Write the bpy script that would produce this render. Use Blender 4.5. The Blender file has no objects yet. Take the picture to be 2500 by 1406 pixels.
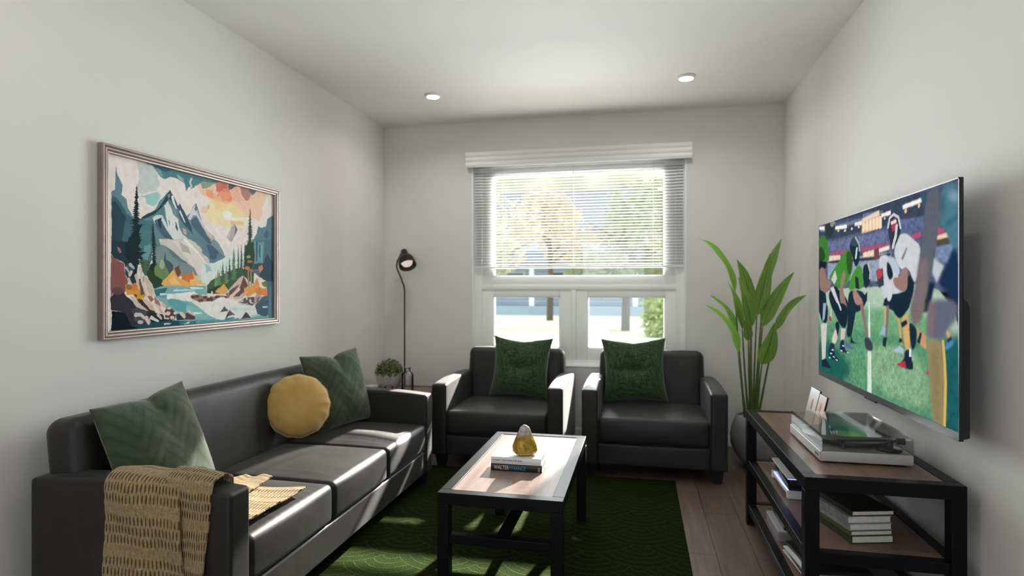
import bpy, bmesh, math, random
import numpy as np
from mathutils import Vector, Matrix, Euler

random.seed(7)
SC = bpy.context.scene
COL = SC.collection
PI = math.pi

# ---------------------------------------------------------------- camera, sky, sun, exposure
CAM_H = 1.2
cam_d = bpy.data.cameras.new('camera')
cam = bpy.data.objects.new('camera', cam_d)
COL.objects.link(cam)
cam.location = (0, 0, CAM_H)
cam.rotation_euler = (PI / 2, 0, math.atan(310 / 1450))
cam_d.sensor_width = 36
cam_d.lens = 1450 * 36 / 2500
cam_d.clip_start = 0.05
cam_d.clip_end = 300
cam_d.dof.use_dof = True
cam_d.dof.focus_distance = 2.25
cam_d.dof.aperture_fstop = 2.3
SC.camera = cam

SC.view_settings.view_transform = 'Standard'
SC.view_settings.look = 'None'
SC.view_settings.exposure = 0.70
SC.view_settings.gamma = 1.0
SC.view_settings.use_curve_mapping = False
SC.cycles.use_denoising = True
SC.cycles.max_bounces = 10
SC.cycles.diffuse_bounces = 6
SC.cycles.glossy_bounces = 4
SC.cycles.transmission_bounces = 6
SC.cycles.transparent_max_bounces = 24
SC.cycles.sample_clamp_indirect = 6
SC.cycles.caustics_reflective = False
SC.cycles.caustics_refractive = False

world = bpy.data.worlds.new('sky')
SC.world = world
world.use_nodes = True
wbg = world.node_tree.nodes['Background']
wbg.inputs['Color'].default_value = (0.80, 0.90, 1.0, 1)
wbg.inputs['Strength'].default_value = 2.1

SUN_DIR = Vector((-0.0225, -0.101, -0.056)).normalized()
sun_d = bpy.data.lights.new('sun', 'SUN')
sun_d.energy = 34.0
sun_d.angle = 0.018
sun_d.color = (1.0, 0.93, 0.84)
sun = bpy.data.objects.new('sun', sun_d)
COL.objects.link(sun)
sun.rotation_euler = SUN_DIR.to_track_quat('-Z', 'Y').to_euler()
sun.location = (2, 12, 9)

# room
XL, XR, YB, YF, ZC = -2.129, 1.051, 4.747, -2.2, 2.573
# window opening in the back wall
WX0, WX1, WZ0, WZ1 = -1.355, 0.357, 0.568, 2.225


def area_lamp(name, loc, rot, sx, sy, power, color=(1, 1, 1), shape='RECTANGLE', spread=PI):
    d = bpy.data.lights.new(name, 'AREA')
    d.shape = shape
    d.size = sx
    if shape in ('RECTANGLE', 'ELLIPSE'):
        d.size_y = sy
    d.energy = power
    d.color = color
    d.spread = spread
    o = bpy.data.objects.new(name, d)
    COL.objects.link(o)
    o.location = loc
    o.rotation_euler = rot
    return o


# added fill lamp at an unseen opening behind the camera, brightens the room
area_lamp('rear_fill_light', (-0.5, YF - 0.05, 1.05), (PI / 2, 0, 0), 1.2, 2.1, 2.0, (1.0, 0.985, 0.96))
# sky light through the window
area_lamp('window_daylight', (-0.5, YB + 0.45, 1.4), (-PI / 2, 0, 0), 1.7, 1.6, 116, (0.93, 0.97, 1.0))


# ---------------------------------------------------------------- node helpers
class NT:
    def __init__(self, name):
        self.m = bpy.data.materials.new(name)
        self.m.use_nodes = True
        self.t = self.m.node_tree
        self.n = self.t.nodes
        self.out = self.n['Material Output']
        self.bsdf = self.n['Principled BSDF']

    def node(self, typ, **kw):
        x = self.n.new(typ)
        for k, v in kw.items():
            setattr(x, k, v)
        return x

    def link(self, a, b):
        self.t.links.new(a, b)

    def val(self, sock, v):
        if hasattr(v, 'is_linked') or isinstance(v, bpy.types.NodeSocket):
            self.link(v, sock)
        else:
            sock.default_value = v

    def math(self, op, a, b=0.0, c=None, clamp=False):
        x = self.node('ShaderNodeMath', operation=op, use_clamp=clamp)
        self.val(x.inputs[0], a)
        self.val(x.inputs[1], b)
        if c is not None:
            self.val(x.inputs[2], c)
        return x.outputs[0]

    def coord(self, kind='Object'):
        return self.node('ShaderNodeTexCoord').outputs[kind]

    def mapping(self, vec, scale=(1, 1, 1), rot=(0, 0, 0), loc=(0, 0, 0)):
        x = self.node('ShaderNodeMapping')
        self.link(vec, x.inputs['Vector'])
        x.inputs['Scale'].default_value = scale
        x.inputs['Rotation'].default_value = rot
        x.inputs['Location'].default_value = loc
        return x.outputs[0]

    def noise(self, vec, scale, detail=3, rough=0.5):
        x = self.node('ShaderNodeTexNoise')
        self.link(vec, x.inputs['Vector'])
        x.inputs['Scale'].default_value = scale
        x.inputs['Detail'].default_value = detail
        x.inputs['Roughness'].default_value = rough
        return x.outputs[0]

    def ramp(self, fac, stops):
        x = self.node('ShaderNodeValToRGB')
        self.link(fac, x.inputs[0])
        e = x.color_ramp.elements
        while len(e) < len(stops):
            e.new(0.5)
        for i, (p, col) in enumerate(stops):
            e[i].position = p
            e[i].color = tuple(col) + (1,) if len(col) == 3 else col
        return x.outputs[0]

    def mix(self, fac, a, b, mode='MIX'):
        x = self.node('ShaderNodeMix', data_type='RGBA', blend_type=mode)
        self.val(x.inputs[0], fac)
        for s, v in ((x.inputs[6], a), (x.inputs[7], b)):
            if isinstance(v, tuple) and len(v) == 3:
                v = v + (1,)
            self.val(s, v)
        return x.outputs[2]

    def bump(self, h, strength=0.2, dist=0.01):
        x = self.node('ShaderNodeBump')
        x.inputs['Strength'].default_value = strength
        x.inputs['Distance'].default_value = dist
        self.link(h, x.inputs['Height'])
        self.link(x.outputs[0], self.bsdf.inputs['Normal'])
        return x.outputs[0]

    def sep(self, vec):
        x = self.node('ShaderNodeSeparateXYZ')
        self.link(vec, x.inputs[0])
        return x.outputs

    def set(self, **kw):
        for k, v in kw.items():
            s = self.bsdf.inputs[k]
            if isinstance(v, tuple) and len(v) == 3 and s.type == 'RGBA':
                v = v + (1,)
            self.val(s, v)
        return self


def srgb(r, g, b):
    f = lambda v: (v / 255) / 12.92 if v / 255 <= 0.04045 else ((v / 255 + 0.055) / 1.055) ** 2.4
    return (f(r), f(g), f(b))


def plain(name, col, rough=0.5, metal=0.0, var=0.06, scale=8, bump=0.0, bscale=150, spec=0.5, **kw):
    """base colour with a slight noise variation and an optional fine bump"""
    t = NT(name)
    v = t.coord()
    n = t.noise(v, scale, 4)
    lo = tuple(c * (1 - var) for c in col)
    hi = tuple(min(1, c * (1 + var)) for c in col)
    t.set(**{'Base Color': t.ramp(n, [(0.3, lo), (0.7, hi)]), 'Roughness': rough, 'Metallic': metal,
             'Specular IOR Level': spec})
    t.set(**kw)
    if bump:
        t.bump(t.noise(v, bscale, 2), bump, 0.002)
    return t.m


def glassy(name, tint=(1, 1, 1), rough=0.02, refl=1.0, edge=0.25):
    """thin clear glass or acrylic: tinted see-through mixed with a fresnel reflection"""
    t = NT(name)
    tr = t.node('ShaderNodeBsdfTransparent')
    tr.inputs[0].default_value = tuple(tint) + (1,)
    gl = t.node('ShaderNodeBsdfGlossy')
    gl.inputs['Roughness'].default_value = rough
    gl.inputs['Color'].default_value = (1, 1, 1, 1)
    fr = t.node('ShaderNodeFresnel')
    fr.inputs[0].default_value = 1.45
    f = t.math('MULTIPLY', fr.outputs[0], refl, clamp=True)
    if edge > 0:
        lw = t.node('ShaderNodeLayerWeight')
        lw.inputs[0].default_value = edge
        c = t.mix(lw.outputs[1], tuple(tint), tuple(x * 0.82 for x in tint))
        t.link(c, tr.inputs[0])
    mx = t.node('ShaderNodeMixShader')
    t.link(f, mx.inputs[0])
    t.link(tr.outputs[0], mx.inputs[1])
    t.link(gl.outputs[0], mx.inputs[2])
    t.link(mx.outputs[0], t.out.inputs[0])
    return t.m


def emit(name, col, strength):
    t = NT(name)
    e = t.node('ShaderNodeEmission')
    e.inputs[0].default_value = tuple(col) + (1,)
    e.inputs[1].default_value = strength
    t.link(e.outputs[0], t.out.inputs[0])
    return t.m


# ---------------------------------------------------------------- mesh helpers
class MB:
    def __init__(self):
        self.v, self.f, self.mi = [], [], []
        self.cur = 0

    def add(self, vs, fs):
        b = len(self.v)
        self.v += [tuple(p) for p in vs]
        self.f += [tuple(b + i for i in f) for f in fs]
        self.mi += [self.cur] * len(fs)
        return self

    def box(self, x0, x1, y0, y1, z0, z1, bev=0.0, seg=2, M=None):
        bm = bmesh.new()
        bmesh.ops.create_cube(bm, size=1)
        for q in bm.verts:
            q.co = Vector(((x0 + x1) / 2 + q.co.x * (x1 - x0), (y0 + y1) / 2 + q.co.y * (y1 - y0), (z0 + z1) / 2 + q.co.z * (z1 - z0)))
        if bev > 0:
            bmesh.ops.bevel(bm, geom=bm.edges[:], offset=bev, segments=seg, profile=0.5, affect='EDGES')
        return self.bm(bm, M)

    def bm(self, bm, M=None):
        bm.verts.index_update()
        vs = [(M @ q.co if M else q.co.copy()) for q in bm.verts]
        fs = [[q.index for q in f.verts] for f in bm.faces]
        bm.free()
        return self.add(vs, fs)

    def lathe(self, prof, n=32, c=(0, 0, 0), M=None, cap=True):
        vs, fs = [], []
        for (r, z) in prof:
            for k in range(n):
                a = 2 * PI * k / n
                p = Vector((c[0] + r * math.cos(a), c[1] + r * math.sin(a), c[2] + z))
                vs.append(M @ p if M else p)
        m = len(prof)
        for i in range(m - 1):
            for k in range(n):
                k2 = (k + 1) % n
                fs.append((i * n + k, i * n + k2, (i + 1) * n + k2, (i + 1) * n + k))
        if cap:
            if prof[0][0] > 1e-5:
                fs.append(tuple(reversed(range(n))))
            if prof[-1][0] > 1e-5:
                fs.append(tuple((m - 1) * n + k for k in range(n)))
        return self.add(vs, fs)

    def tube(self, pts, r, n=10, cap=True):
        pts = [Vector(p) for p in pts]
        rs = r if isinstance(r, (list, tuple)) else [r] * len(pts)
        vs, fs = [], []
        up = None
        for i, p in enumerate(pts):
            t = (pts[min(i + 1, len(pts) - 1)] - pts[max(i - 1, 0)]).normalized()
            if up is None:
                up = t.orthogonal().normalized()
            up = (up - t * up.dot(t)).normalized()
            s = t.cross(up)
            for k in range(n):
                a = 2 * PI * k / n
                vs.append(p + (up * math.cos(a) + s * math.sin(a)) * rs[i])
        for i in range(len(pts) - 1):
            for k in range(n):
                k2 = (k + 1) % n
                fs.append((i * n + k, i * n + k2, (i + 1) * n + k2, (i + 1) * n + k))
        if cap:
            fs.append(tuple(reversed(range(n))))
            fs.append(tuple((len(pts) - 1) * n + k for k in range(n)))
        return self.add(vs, fs)

    def prism(self, poly, axis, a, b):
        """extrude a 2-D polygon along an axis ('x': (y,z), 'y': (x,z), 'z': (x,y))"""
        def P(u, w, h):
            return {'x': (h, u, w), 'y': (u, h, w), 'z': (u, w, h)}[axis]
        n = len(poly)
        vs = [P(u, w, a) for u, w in poly] + [P(u, w, b) for u, w in poly]
        fs = [tuple(reversed(range(n))), tuple(range(n, 2 * n))]
        fs += [(i, (i + 1) % n, n + (i + 1) % n, n + i) for i in range(n)]
        return self.add(vs, fs)

    def grid(self, fn, nu, nv):
        vs = [fn(i / nu, j / nv) for j in range(nv + 1) for i in range(nu + 1)]
        fs = [(j * (nu + 1) + i, j * (nu + 1) + i + 1, (j + 1) * (nu + 1) + i + 1, (j + 1) * (nu + 1) + i)
              for j in range(nv) for i in range(nu)]
        return self.add(vs, fs)

    def build(self, name, mat, parent=None, smooth=False, angle=None, fix=True):
        me = bpy.data.meshes.new(name)
        me.from_pydata([tuple(p) for p in self.v], [], self.f)
        mats = mat if isinstance(mat, (list, tuple)) else [mat]
        for m in mats:
            me.materials.append(m)
        if len(mats) > 1:
            me.polygons.foreach_set('material_index', self.mi)
        if fix:
            bm = bmesh.new()
            bm.from_mesh(me)
            bmesh.ops.recalc_face_normals(bm, faces=bm.faces[:])
            bm.to_mesh(me)
            bm.free()
        if smooth:
            me.polygons.foreach_set('use_smooth', [True] * len(me.polygons))
            if angle:
                me.set_sharp_from_angle(angle=math.radians(angle))
        me.update()
        o = bpy.data.objects.new(name, me)
        COL.objects.link(o)
        if parent:
            o.parent = parent
        return o


def rbox(h, r, k=5, m=10, crown=(0, 0, 0), taper=None):
    """rounded block, half sizes h, edge radius r, with each pair of faces swelling by crown"""
    def axis(H):
        inner = H - r
        a = [-(inner + r * math.tan(PI / 4 * (k - i) / k)) for i in range(k)]
        b = [-inner + 2 * inner * i / m for i in range(m + 1)]
        c = [(inner + r * math.tan(PI / 4 * (i + 1) / k)) for i in range(k)]
        return a + b + c
    ax = [axis(H) for H in h]
    idx, vs, fs = {}, [], []

    def vert(p):
        key = tuple(round(q, 6) for q in p)
        if key not in idx:
            inn = [max(-(H - r), min(H - r, q)) for q, H in zip(p, h)]
            d = Vector([q - i for q, i in zip(p, inn)])
            if d.length > 1e-9:
                d = d.normalized() * r
            q = [i + e for i, e in zip(inn, d)]
            u = [max(-1, min(1, c / H)) for c, H in zip(q, h)]
            for a in range(3):
                if crown[a]:
                    b, c = (a + 1) % 3, (a + 2) % 3
                    q[a] += crown[a] * u[a] * (1 - u[b] ** 2) * (1 - u[c] ** 2)
            if taper:
                q = list(taper(q, u))
            idx[key] = len(vs)
            vs.append(tuple(q))
        return idx[key]
    for a in range(3):
        b, c = (a + 1) % 3, (a + 2) % 3
        for s in (-1, 1):
            B, C = ax[b], ax[c]
            for i in range(len(B) - 1):
                for j in range(len(C) - 1):
                    quad = []
                    for (bi, ci) in ((i, j), (i + 1, j), (i + 1, j + 1), (i, j + 1)):
                        p = [0, 0, 0]
                        p[a] = s * h[a]
                        p[b] = B[bi]
                        p[c] = C[ci]
                        quad.append(vert(p))
                    if s < 0:
                        quad.reverse()
                    fs.append(tuple(quad))
    return vs, fs


def soft(name, mat, parent, c, size, r, crown=(0, 0, 0), rot=None, k=4, m=8, taper=None):
    vs, fs = rbox([s / 2 for s in size], r, k, m, crown, taper)
    M = Matrix.Translation(Vector(c)) @ (rot.to_matrix().to_4x4() if rot else Matrix())
    b = MB().add([M @ Vector(v) for v in vs], fs)
    return b.build(name, mat, parent, smooth=True, fix=False)


def thing(name, label, cat, loc=(0, 0, 0), rotz=0.0, group=None):
    o = bpy.data.objects.new(name, None)
    o.empty_display_size = 0.1
    COL.objects.link(o)
    o.location = loc
    o.rotation_euler = (0, 0, rotz)
    o['label'] = label
    o['category'] = cat
    if group:
        o['group'] = group
    return o


def tag(o, label, cat, group=None, kind=None):
    o['label'] = label
    o['category'] = cat
    if group:
        o['group'] = group
    if kind:
        o['kind'] = kind
    return o


def struct(o, label=None):
    o['kind'] = 'structure'
    if label:
        o['label'] = label
    return o


def copy_tree(root, loc, rotz, label):
    r = root.copy()
    COL.objects.link(r)
    r.location = loc
    r.rotation_euler = (0, 0, rotz)
    r['label'] = label

    def rec(a, b):
        for ch in list(a.children):
            c = ch.copy()
            COL.objects.link(c)
            c.parent = b
            rec(ch, c)
    rec(root, r)
    return r


def text_mesh(name, body, size, mat, parent, M, extrude=0.0003, sx=1.0, align='LEFT'):
    cu = bpy.data.curves.new('lettering', 'FONT')
    cu.body = body
    cu.size = size
    cu.extrude = extrude
    cu.align_x = align
    cu.resolution_u = 3
    tmp = bpy.data.objects.new('lettering_tmp', cu)
    COL.objects.link(tmp)
    dg = bpy.context.evaluated_depsgraph_get()
    me = bpy.data.meshes.new_from_object(tmp.evaluated_get(dg))
    bpy.data.objects.remove(tmp)
    bpy.data.curves.remove(cu)
    me.transform(M @ Matrix.Diagonal((sx, 1, 1, 1)))
    me.materials.clear()
    me.materials.append(mat)
    o = bpy.data.objects.new(name, me)
    COL.objects.link(o)
    o.parent = parent
    return o


# ---------------------------------------------------------------- materials
M = {}
M['wall'] = plain('wall_paint', (0.765, 0.748, 0.722), 0.75, var=0.012, scale=2, bump=0.03, bscale=260, spec=0.25)
M['ceil'] = plain('ceiling_paint', (0.84, 0.825, 0.80), 0.85, var=0.01, scale=2, spec=0.2)
M['trim'] = plain('white_trim', (0.91, 0.90, 0.89), 0.4, var=0.01)
M['vinyl'] = plain('white_window_vinyl', (0.92, 0.92, 0.915), 0.35, var=0.01)
M['blacksteel'] = plain('black_powder_coat', (0.0045, 0.0045, 0.005), 0.40, var=0.1, scale=30, bump=0.05, bscale=400, spec=0.15)
M['black'] = plain('black_plastic', (0.010, 0.010, 0.011), 0.35)
M['darkmetal'] = plain('dark_bronze', (0.030, 0.026, 0.023), 0.35, metal=0.6)
M['white'] = plain('white_gloss', (0.78, 0.78, 0.77), 0.3, var=0.02)
M['paper'] = plain('paper_pages', (0.70, 0.67, 0.60), 0.8, var=0.08, scale=60)
M['glass'] = glassy('window_glass', (0.97, 0.985, 0.98), edge=0.0)
M['clear'] = glassy('clear_glass', (0.96, 0.97, 0.97), edge=0.35)
M['acrylic'] = glassy('smoked_acrylic', (0.93, 0.94, 0.935), 0.03, refl=0.55, edge=0.08)


def leather():
    t = NT('charcoal_leather')
    v = t.coord()
    big = t.noise(v, 3.2, 5, 0.62)
    mid = t.noise(v, 14, 4, 0.6)
    c = t.ramp(big, [(0.30, (0.012, 0.0105, 0.0095)), (0.58, (0.021, 0.019, 0.0175)), (0.78, (0.042, 0.038, 0.0355))])
    vor = t.node('ShaderNodeTexVoronoi', feature='DISTANCE_TO_EDGE')
    t.link(v, vor.inputs['Vector'])
    vor.inputs['Scale'].default_value = 300
    r = t.math('MULTIPLY_ADD', mid, 0.24, 0.36)
    t.set(**{'Base Color': c, 'Roughness': r, 'Specular IOR Level': 0.42, 'Sheen Weight': 0.10, 'Sheen Roughness': 0.35})
    h = t.math('ADD', t.math('MULTIPLY', vor.outputs[0], 0.25), t.math('MULTIPLY', mid, 1.6))
    t.bump(h, 0.16, 0.004)
    return t.m


M['leather'] = leather()


def wood(name, c0, c1, c2, axis=1, scale=1.0, rough=0.38, bump=0.05):
    """grain running along the given axis"""
    t = NT(name)
    s = [26 * scale] * 3
    s[axis] = 1.6 * scale
    v = t.mapping(t.coord(), tuple(s))
    n = t.noise(v, 1.0, 6, 0.62)
    s2 = [90 * scale] * 3
    s2[axis] = 3 * scale
    n2 = t.noise(t.mapping(t.coord(), tuple(s2)), 1.0, 3, 0.6)
    f = t.math('ADD', t.math('MULTIPLY', n, 0.75), t.math('MULTIPLY', n2, 0.25))
    t.set(**{'Base Color': t.ramp(f, [(0.32, c0), (0.5, c1), (0.68, c2)]), 'Roughness': rough, 'Specular IOR Level': 0.28})
    t.bump(f, bump, 0.002)
    return t.m


M['tablewood'] = wood('pale_walnut_top', (0.185, 0.118, 0.094), (0.265, 0.182, 0.150), (0.35, 0.255, 0.215), 1, 0.8, 0.44)
M['consolewood'] = wood('brown_oak_top', (0.135, 0.078, 0.058), (0.19, 0.115, 0.088), (0.25, 0.16, 0.125), 1, 0.8, 0.36)


def floor_mat():
    t = NT('floor_planks')
    v = t.coord()
    br = t.node('ShaderNodeTexBrick')
    t.link(t.mapping(v, (1, 1, 1), (0, 0, PI / 2)), br.inputs['Vector'])
    br.inputs['Scale'].default_value = 1.0
    br.inputs['Mortar Size'].default_value = 0.0022
    br.inputs['Brick Width'].default_value = 1.4
    br.inputs['Row Height'].default_value = 0.17
    br.inputs['Color1'].default_value = (0.135, 0.090, 0.068, 1)
    br.inputs['Color2'].default_value = (0.175, 0.122, 0.094, 1)
    br.inputs['Mortar'].default_value = (0.025, 0.016, 0.012, 1)
    br.offset = 0.37
    n = t.noise(t.mapping(v, (34, 2.2, 10)), 1.0, 6, 0.65)
    g = t.ramp(n, [(0.3, (0.62, 0.60, 0.58)), (0.7, (1.18, 1.18, 1.18))])
    t.set(**{'Base Color': t.mix(1.0, br.outputs[0], g, 'MULTIPLY'), 'Roughness': 0.42})
    t.bump(t.math('SUBTRACT', t.math('MULTIPLY', n, 0.15), br.outputs['Fac']), 0.25, 0.003)
    return t.m


M['floor'] = floor_mat()


def rug_mat():
    """overlapping fish-scale arcs, five rings a scale"""
    t = NT('green_scale_rug')
    v = t.coord()
    x, y, z = t.sep(v)
    R = 0.215
    h = R / 2
    wob = t.noise(v, 14, 2)
    yy = t.math('MULTIPLY_ADD', t.math('SUBTRACT', wob, 0.5), 0.012, y)
    yn = t.math('MULTIPLY', yy, -1.0)          # arcs open away from the camera
    row = t.math('FLOOR', t.math('DIVIDE', yn, h))
    dist = None
    for k in (-1, 0, 1):                       # nearer rows lie on top
        rr = t.math('SUBTRACT', row, float(k))
        off = t.math('MULTIPLY', t.math('MODULO', t.math('ABSOLUTE', rr), 2.0), R)
        xx = t.math('ADD', x, off)
        cell = t.math('ROUND', t.math('DIVIDE', xx, 2 * R))
        dx = t.math('SUBTRACT', xx, t.math('MULTIPLY', cell, 2 * R))
        dy = t.math('SUBTRACT', yn, t.math('MULTIPLY', rr, h))
        d = t.math('SQRT', t.math('ADD', t.math('MULTIPLY', dx, dx), t.math('MULTIPLY', dy, dy)))
        if dist is None:
            dist = d
        else:
            inside = t.math('LESS_THAN', d, R)
            dist = t.math('ADD', t.math('MULTIPLY', inside, d), t.math('MULTIPLY', t.math('SUBTRACT', 1.0, inside), dist))
    ph = t.math('FRACT', t.math('DIVIDE', dist, R / 5))
    band = t.math('ABSOLUTE', t.math('SUBTRACT', ph, 0.86))
    line = t.math('SUBTRACT', 1.0, t.math('MULTIPLY', band, 8.5), clamp=True)
    fine = t.noise(t.mapping(v, (330, 150, 100)), 1.0, 3, 0.8)
    mott = t.noise(v, 55, 3, 0.6)
    base = t.ramp(fine, [(0.38, (0.0035, 0.0100, 0.0016)), (0.62, (0.0215, 0.0345, 0.0080))])
    hi = t.ramp(fine, [(0.38, (0.014, 0.024, 0.004)), (0.62, (0.078, 0.090, 0.022))])
    lf = t.math('MULTIPLY', line, t.math('MULTIPLY_ADD', mott, 0.9, 0.15), clamp=True)
    t.set(**{'Base Color': t.mix(lf, base, hi), 'Roughness': 1.0, 'Specular IOR Level': 0.02})
    t.bump(t.math('ADD', fine, t.math('MULTIPLY', line, 0.25)), 0.8, 0.006)
    return t.m


M['rug'] = rug_mat()


def velvet_green():
    """muted green velvet quilted in a herringbone"""
    t = NT('green_chevron_velvet')
    v = t.coord('Object')
    x, y, z = t.sep(v)
    ax = t.math('PINGPONG', t.math('ADD', x, 0.5), 0.075)
    s = t.math('ADD', t.math('MULTIPLY', ax, 1.3), z)
    st = t.math('PINGPONG', t.math('ADD', s, 2.0), 0.030)
    st = t.math('POWER', t.math('DIVIDE', st, 0.030), 0.45)
    n = t.noise(v, 7, 4, 0.6)
    n2 = t.noise(t.mapping(v, (1, 1, 1), (0, 0.9, 0)), 24, 3, 0.6)
    g = t.noise(v, 130, 2)
    f = t.math('ADD', t.math('MULTIPLY', st, 0.20), t.math('ADD', t.math('ADD', t.math('MULTIPLY', n, 0.55), t.math('MULTIPLY', n2, 0.25)), t.math('MULTIPLY', g, 0.08)))
    c = t.ramp(f, [(0.36, (0.032, 0.047, 0.027)), (0.58, (0.056, 0.079, 0.046)), (0.78, (0.090, 0.114, 0.073))])
    t.set(**{'Base Color': c, 'Roughness': 0.9, 'Sheen Weight': 0.6, 'Sheen Roughness': 0.4, 'Specular IOR Level': 0.15})
    t.bump(t.math('ADD', t.math('MULTIPLY', st, 0.6), g), 0.25, 0.004)
    return t.m


M['velvet'] = velvet_green()


def tweed():
    t = NT('green_tweed')
    v = t.coord('Object')
    a = t.noise(t.mapping(v, (260, 260, 14)), 1.0, 3, 0.7)
    b = t.noise(t.mapping(v, (14, 260, 260)), 1.0, 3, 0.7)
    w = t.math('ADD', t.math('MULTIPLY', a, 0.5), t.math('MULTIPLY', b, 0.5))
    c = t.ramp(w, [(0.41, (0.010, 0.024, 0.010)), (0.5, (0.032, 0.066, 0.028)), (0.59, (0.095, 0.150, 0.066))])
    t.set(**{'Base Color': c, 'Roughness': 0.95, 'Sheen Weight': 0.3, 'Specular IOR Level': 0.1})
    t.bump(w, 0.5, 0.004)
    return t.m


M['tweed'] = tweed()


def mustard():
    t = NT('mustard_velvet')
    v = t.coord('Object')
    n = t.noise(v, 7, 4, 0.6)
    g = t.noise(v, 160, 2)
    f = t.math('ADD', t.math('MULTIPLY', n, 0.8), t.math('MULTIPLY', g, 0.2))
    t.set(**{'Base Color': t.ramp(f, [(0.3, (0.50, 0.30, 0.075)), (0.7, (0.66, 0.44, 0.145))]), 'Roughness': 0.85,
             'Sheen Weight': 0.45, 'Specular IOR Level': 0.15})
    t.bump(g, 0.12, 0.002)
    return t.m


M['mustard'] = mustard()
M['piping'] = plain('yellow_piping', (0.50, 0.38, 0.14), 0.8)

# ---------------------------------------------------------------- the room
T = 0.12


def slab(name, mat, x0, x1, y0, y1, z0, z1, label=None):
    return struct(MB().box(x0, x1, y0, y1, z0, z1).build(name, mat), label)


slab('floor', M['floor'], XL - T, XR + T, YF - T, YB + T, -0.1, 0.0, 'brown wood plank floor')
slab('ceiling', M['ceil'], XL - T, XR + T, YF - T, YB + T, ZC, ZC + 0.1, 'plain off-white ceiling')
slab('wall_left', M['wall'], XL - T, XL, YF - T, YB + T, 0, ZC)
slab('wall_right', M['wall'], XR, XR + T, YF - T, YB + T, 0, ZC)
bw = MB()
bw.box(XL, WX0, YB, YB + T, 0, ZC).box(WX1, XR, YB, YB + T, 0, ZC)
bw.box(WX0, WX1, YB, YB + T, 0, WZ0).box(WX0, WX1, YB, YB + T, WZ1, ZC)
struct(bw.build('wall_back', M['wall']))
fw = MB()
fw.box(XL, -1.1, YF - T, YF, 0, ZC).box(0.1, XR, YF - T, YF, 0, ZC).box(-1.1, 0.1, YF - T, YF, 2.1, ZC)
struct(fw.build('wall_front', M['wall']))

BBH, BBT = 0.085, 0.014


def baseboard(name, pts):
    (x0, y0), (x1, y1) = pts
    b = MB()
    b.box(x0, x1, y0, y1, 0, BBH, 0.004)
    return struct(b.build(name, M['trim'], smooth=True, angle=35))


baseboard('baseboard_back', ((XL + 0.001, YB - BBT), (XR - 0.001, YB)))
baseboard('baseboard_left', ((XL, YF), (XL + BBT, YB - BBT)))
baseboard('baseboard_right', ((XR - BBT, YF), (XR, YB - BBT)))

# ---------------------------------------------------------------- window_1: frame, three sashes, panes
win = bpy.data.objects.new('window_1', None)
COL.objects.link(win)
win.location = (0, YB, 0)
win['label'] = 'white window with one wide upper pane over two lower panes'
struct(win)
fr = MB()
FY0, FY1 = 0.045, 0.115           # frame set back inside the reveal
CX0, CX1 = WX0 + 0.075, WX1 - 0.075
CZ0, CZ1 = WZ0 + 0.05, WZ1 - 0.03
# reveal lining and a thin bead round the opening
for (a, b, c, d) in ((WX0, WX0 + 0.012, WZ0, WZ1), (WX1 - 0.012, WX1, WZ0, WZ1), (WX0, WX1, WZ0, WZ0 + 0.012), (WX0, WX1, WZ1 - 0.012, WZ1)):
    fr.box(a, b, -0.004, FY1, c, d, 0.002)
# outer frame
fr.box(WX0 + 0.012, CX0, FY0, FY1, WZ0 + 0.012, WZ1 - 0.012, 0.003)
fr.box(CX1, WX1 - 0.012, FY0, FY1, WZ0 + 0.012, WZ1 - 0.012, 0.003)
fr.box(CX0, CX1, FY0, FY1, WZ0 + 0.012, CZ0, 0.003)
fr.box(CX0, CX1, FY0, FY1, CZ1, WZ1 - 0.012, 0.003)
ZT0, ZT1 = 1.186, 1.222           # transom
fr.box(CX0, CX1, FY0, FY1, ZT0, ZT1, 0.003)
CM = -0.517
fr.box(CM - 0.018, CM + 0.018, FY0, FY1, CZ0, ZT0, 0.003)
fr.build('window_frame', M['vinyl'], win, smooth=True, angle=35)


def sash(name, x0, x1, z0, z1, gx0, gx1, gz0, gz1):
    s = MB()
    y0, y1 = 0.055, 0.105
    s.box(x0, gx0, y0, y1, z0, z1, 0.004).box(gx1, x1, y0, y1, z0, z1, 0.004)
    s.box(gx0, gx1, y0, y1, gz1, z1, 0.004).box(gx0, gx1, y0, y1, z0, gz0, 0.004)
    # glazing bead
    for (a, b, c, d) in ((gx0 - .002, gx0 + 0.008, gz0, gz1), (gx1 - 0.008, gx1 + .002, gz0, gz1), (gx0, gx1, gz0, gz0 + 0.008), (gx0, gx1, gz1 - 0.008, gz1)):
        s.box(a, b, y0 + 0.012, y1 - 0.01, c, d)
    so = s.build(name, M['vinyl'], win, smooth=True, angle=35)
    MB().box(gx0 - 0.01, gx1 + 0.01, 0.080, 0.084, gz0 - 0.01, gz1 + 0.01).build('pane', M['glass'], so)


sash('upper_sash', CX0, CX1, ZT1, CZ1, -1.185, 0.197, 1.297, 2.135)
sash('lower_sash', CX0, CM - 0.018, CZ0, ZT0, -1.185, -0.630, 0.715, 1.130)
sash('lower_sash', CM + 0.018, CX1, CZ0, ZT0, -0.405, 0.200, 0.715, 1.130)

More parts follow.
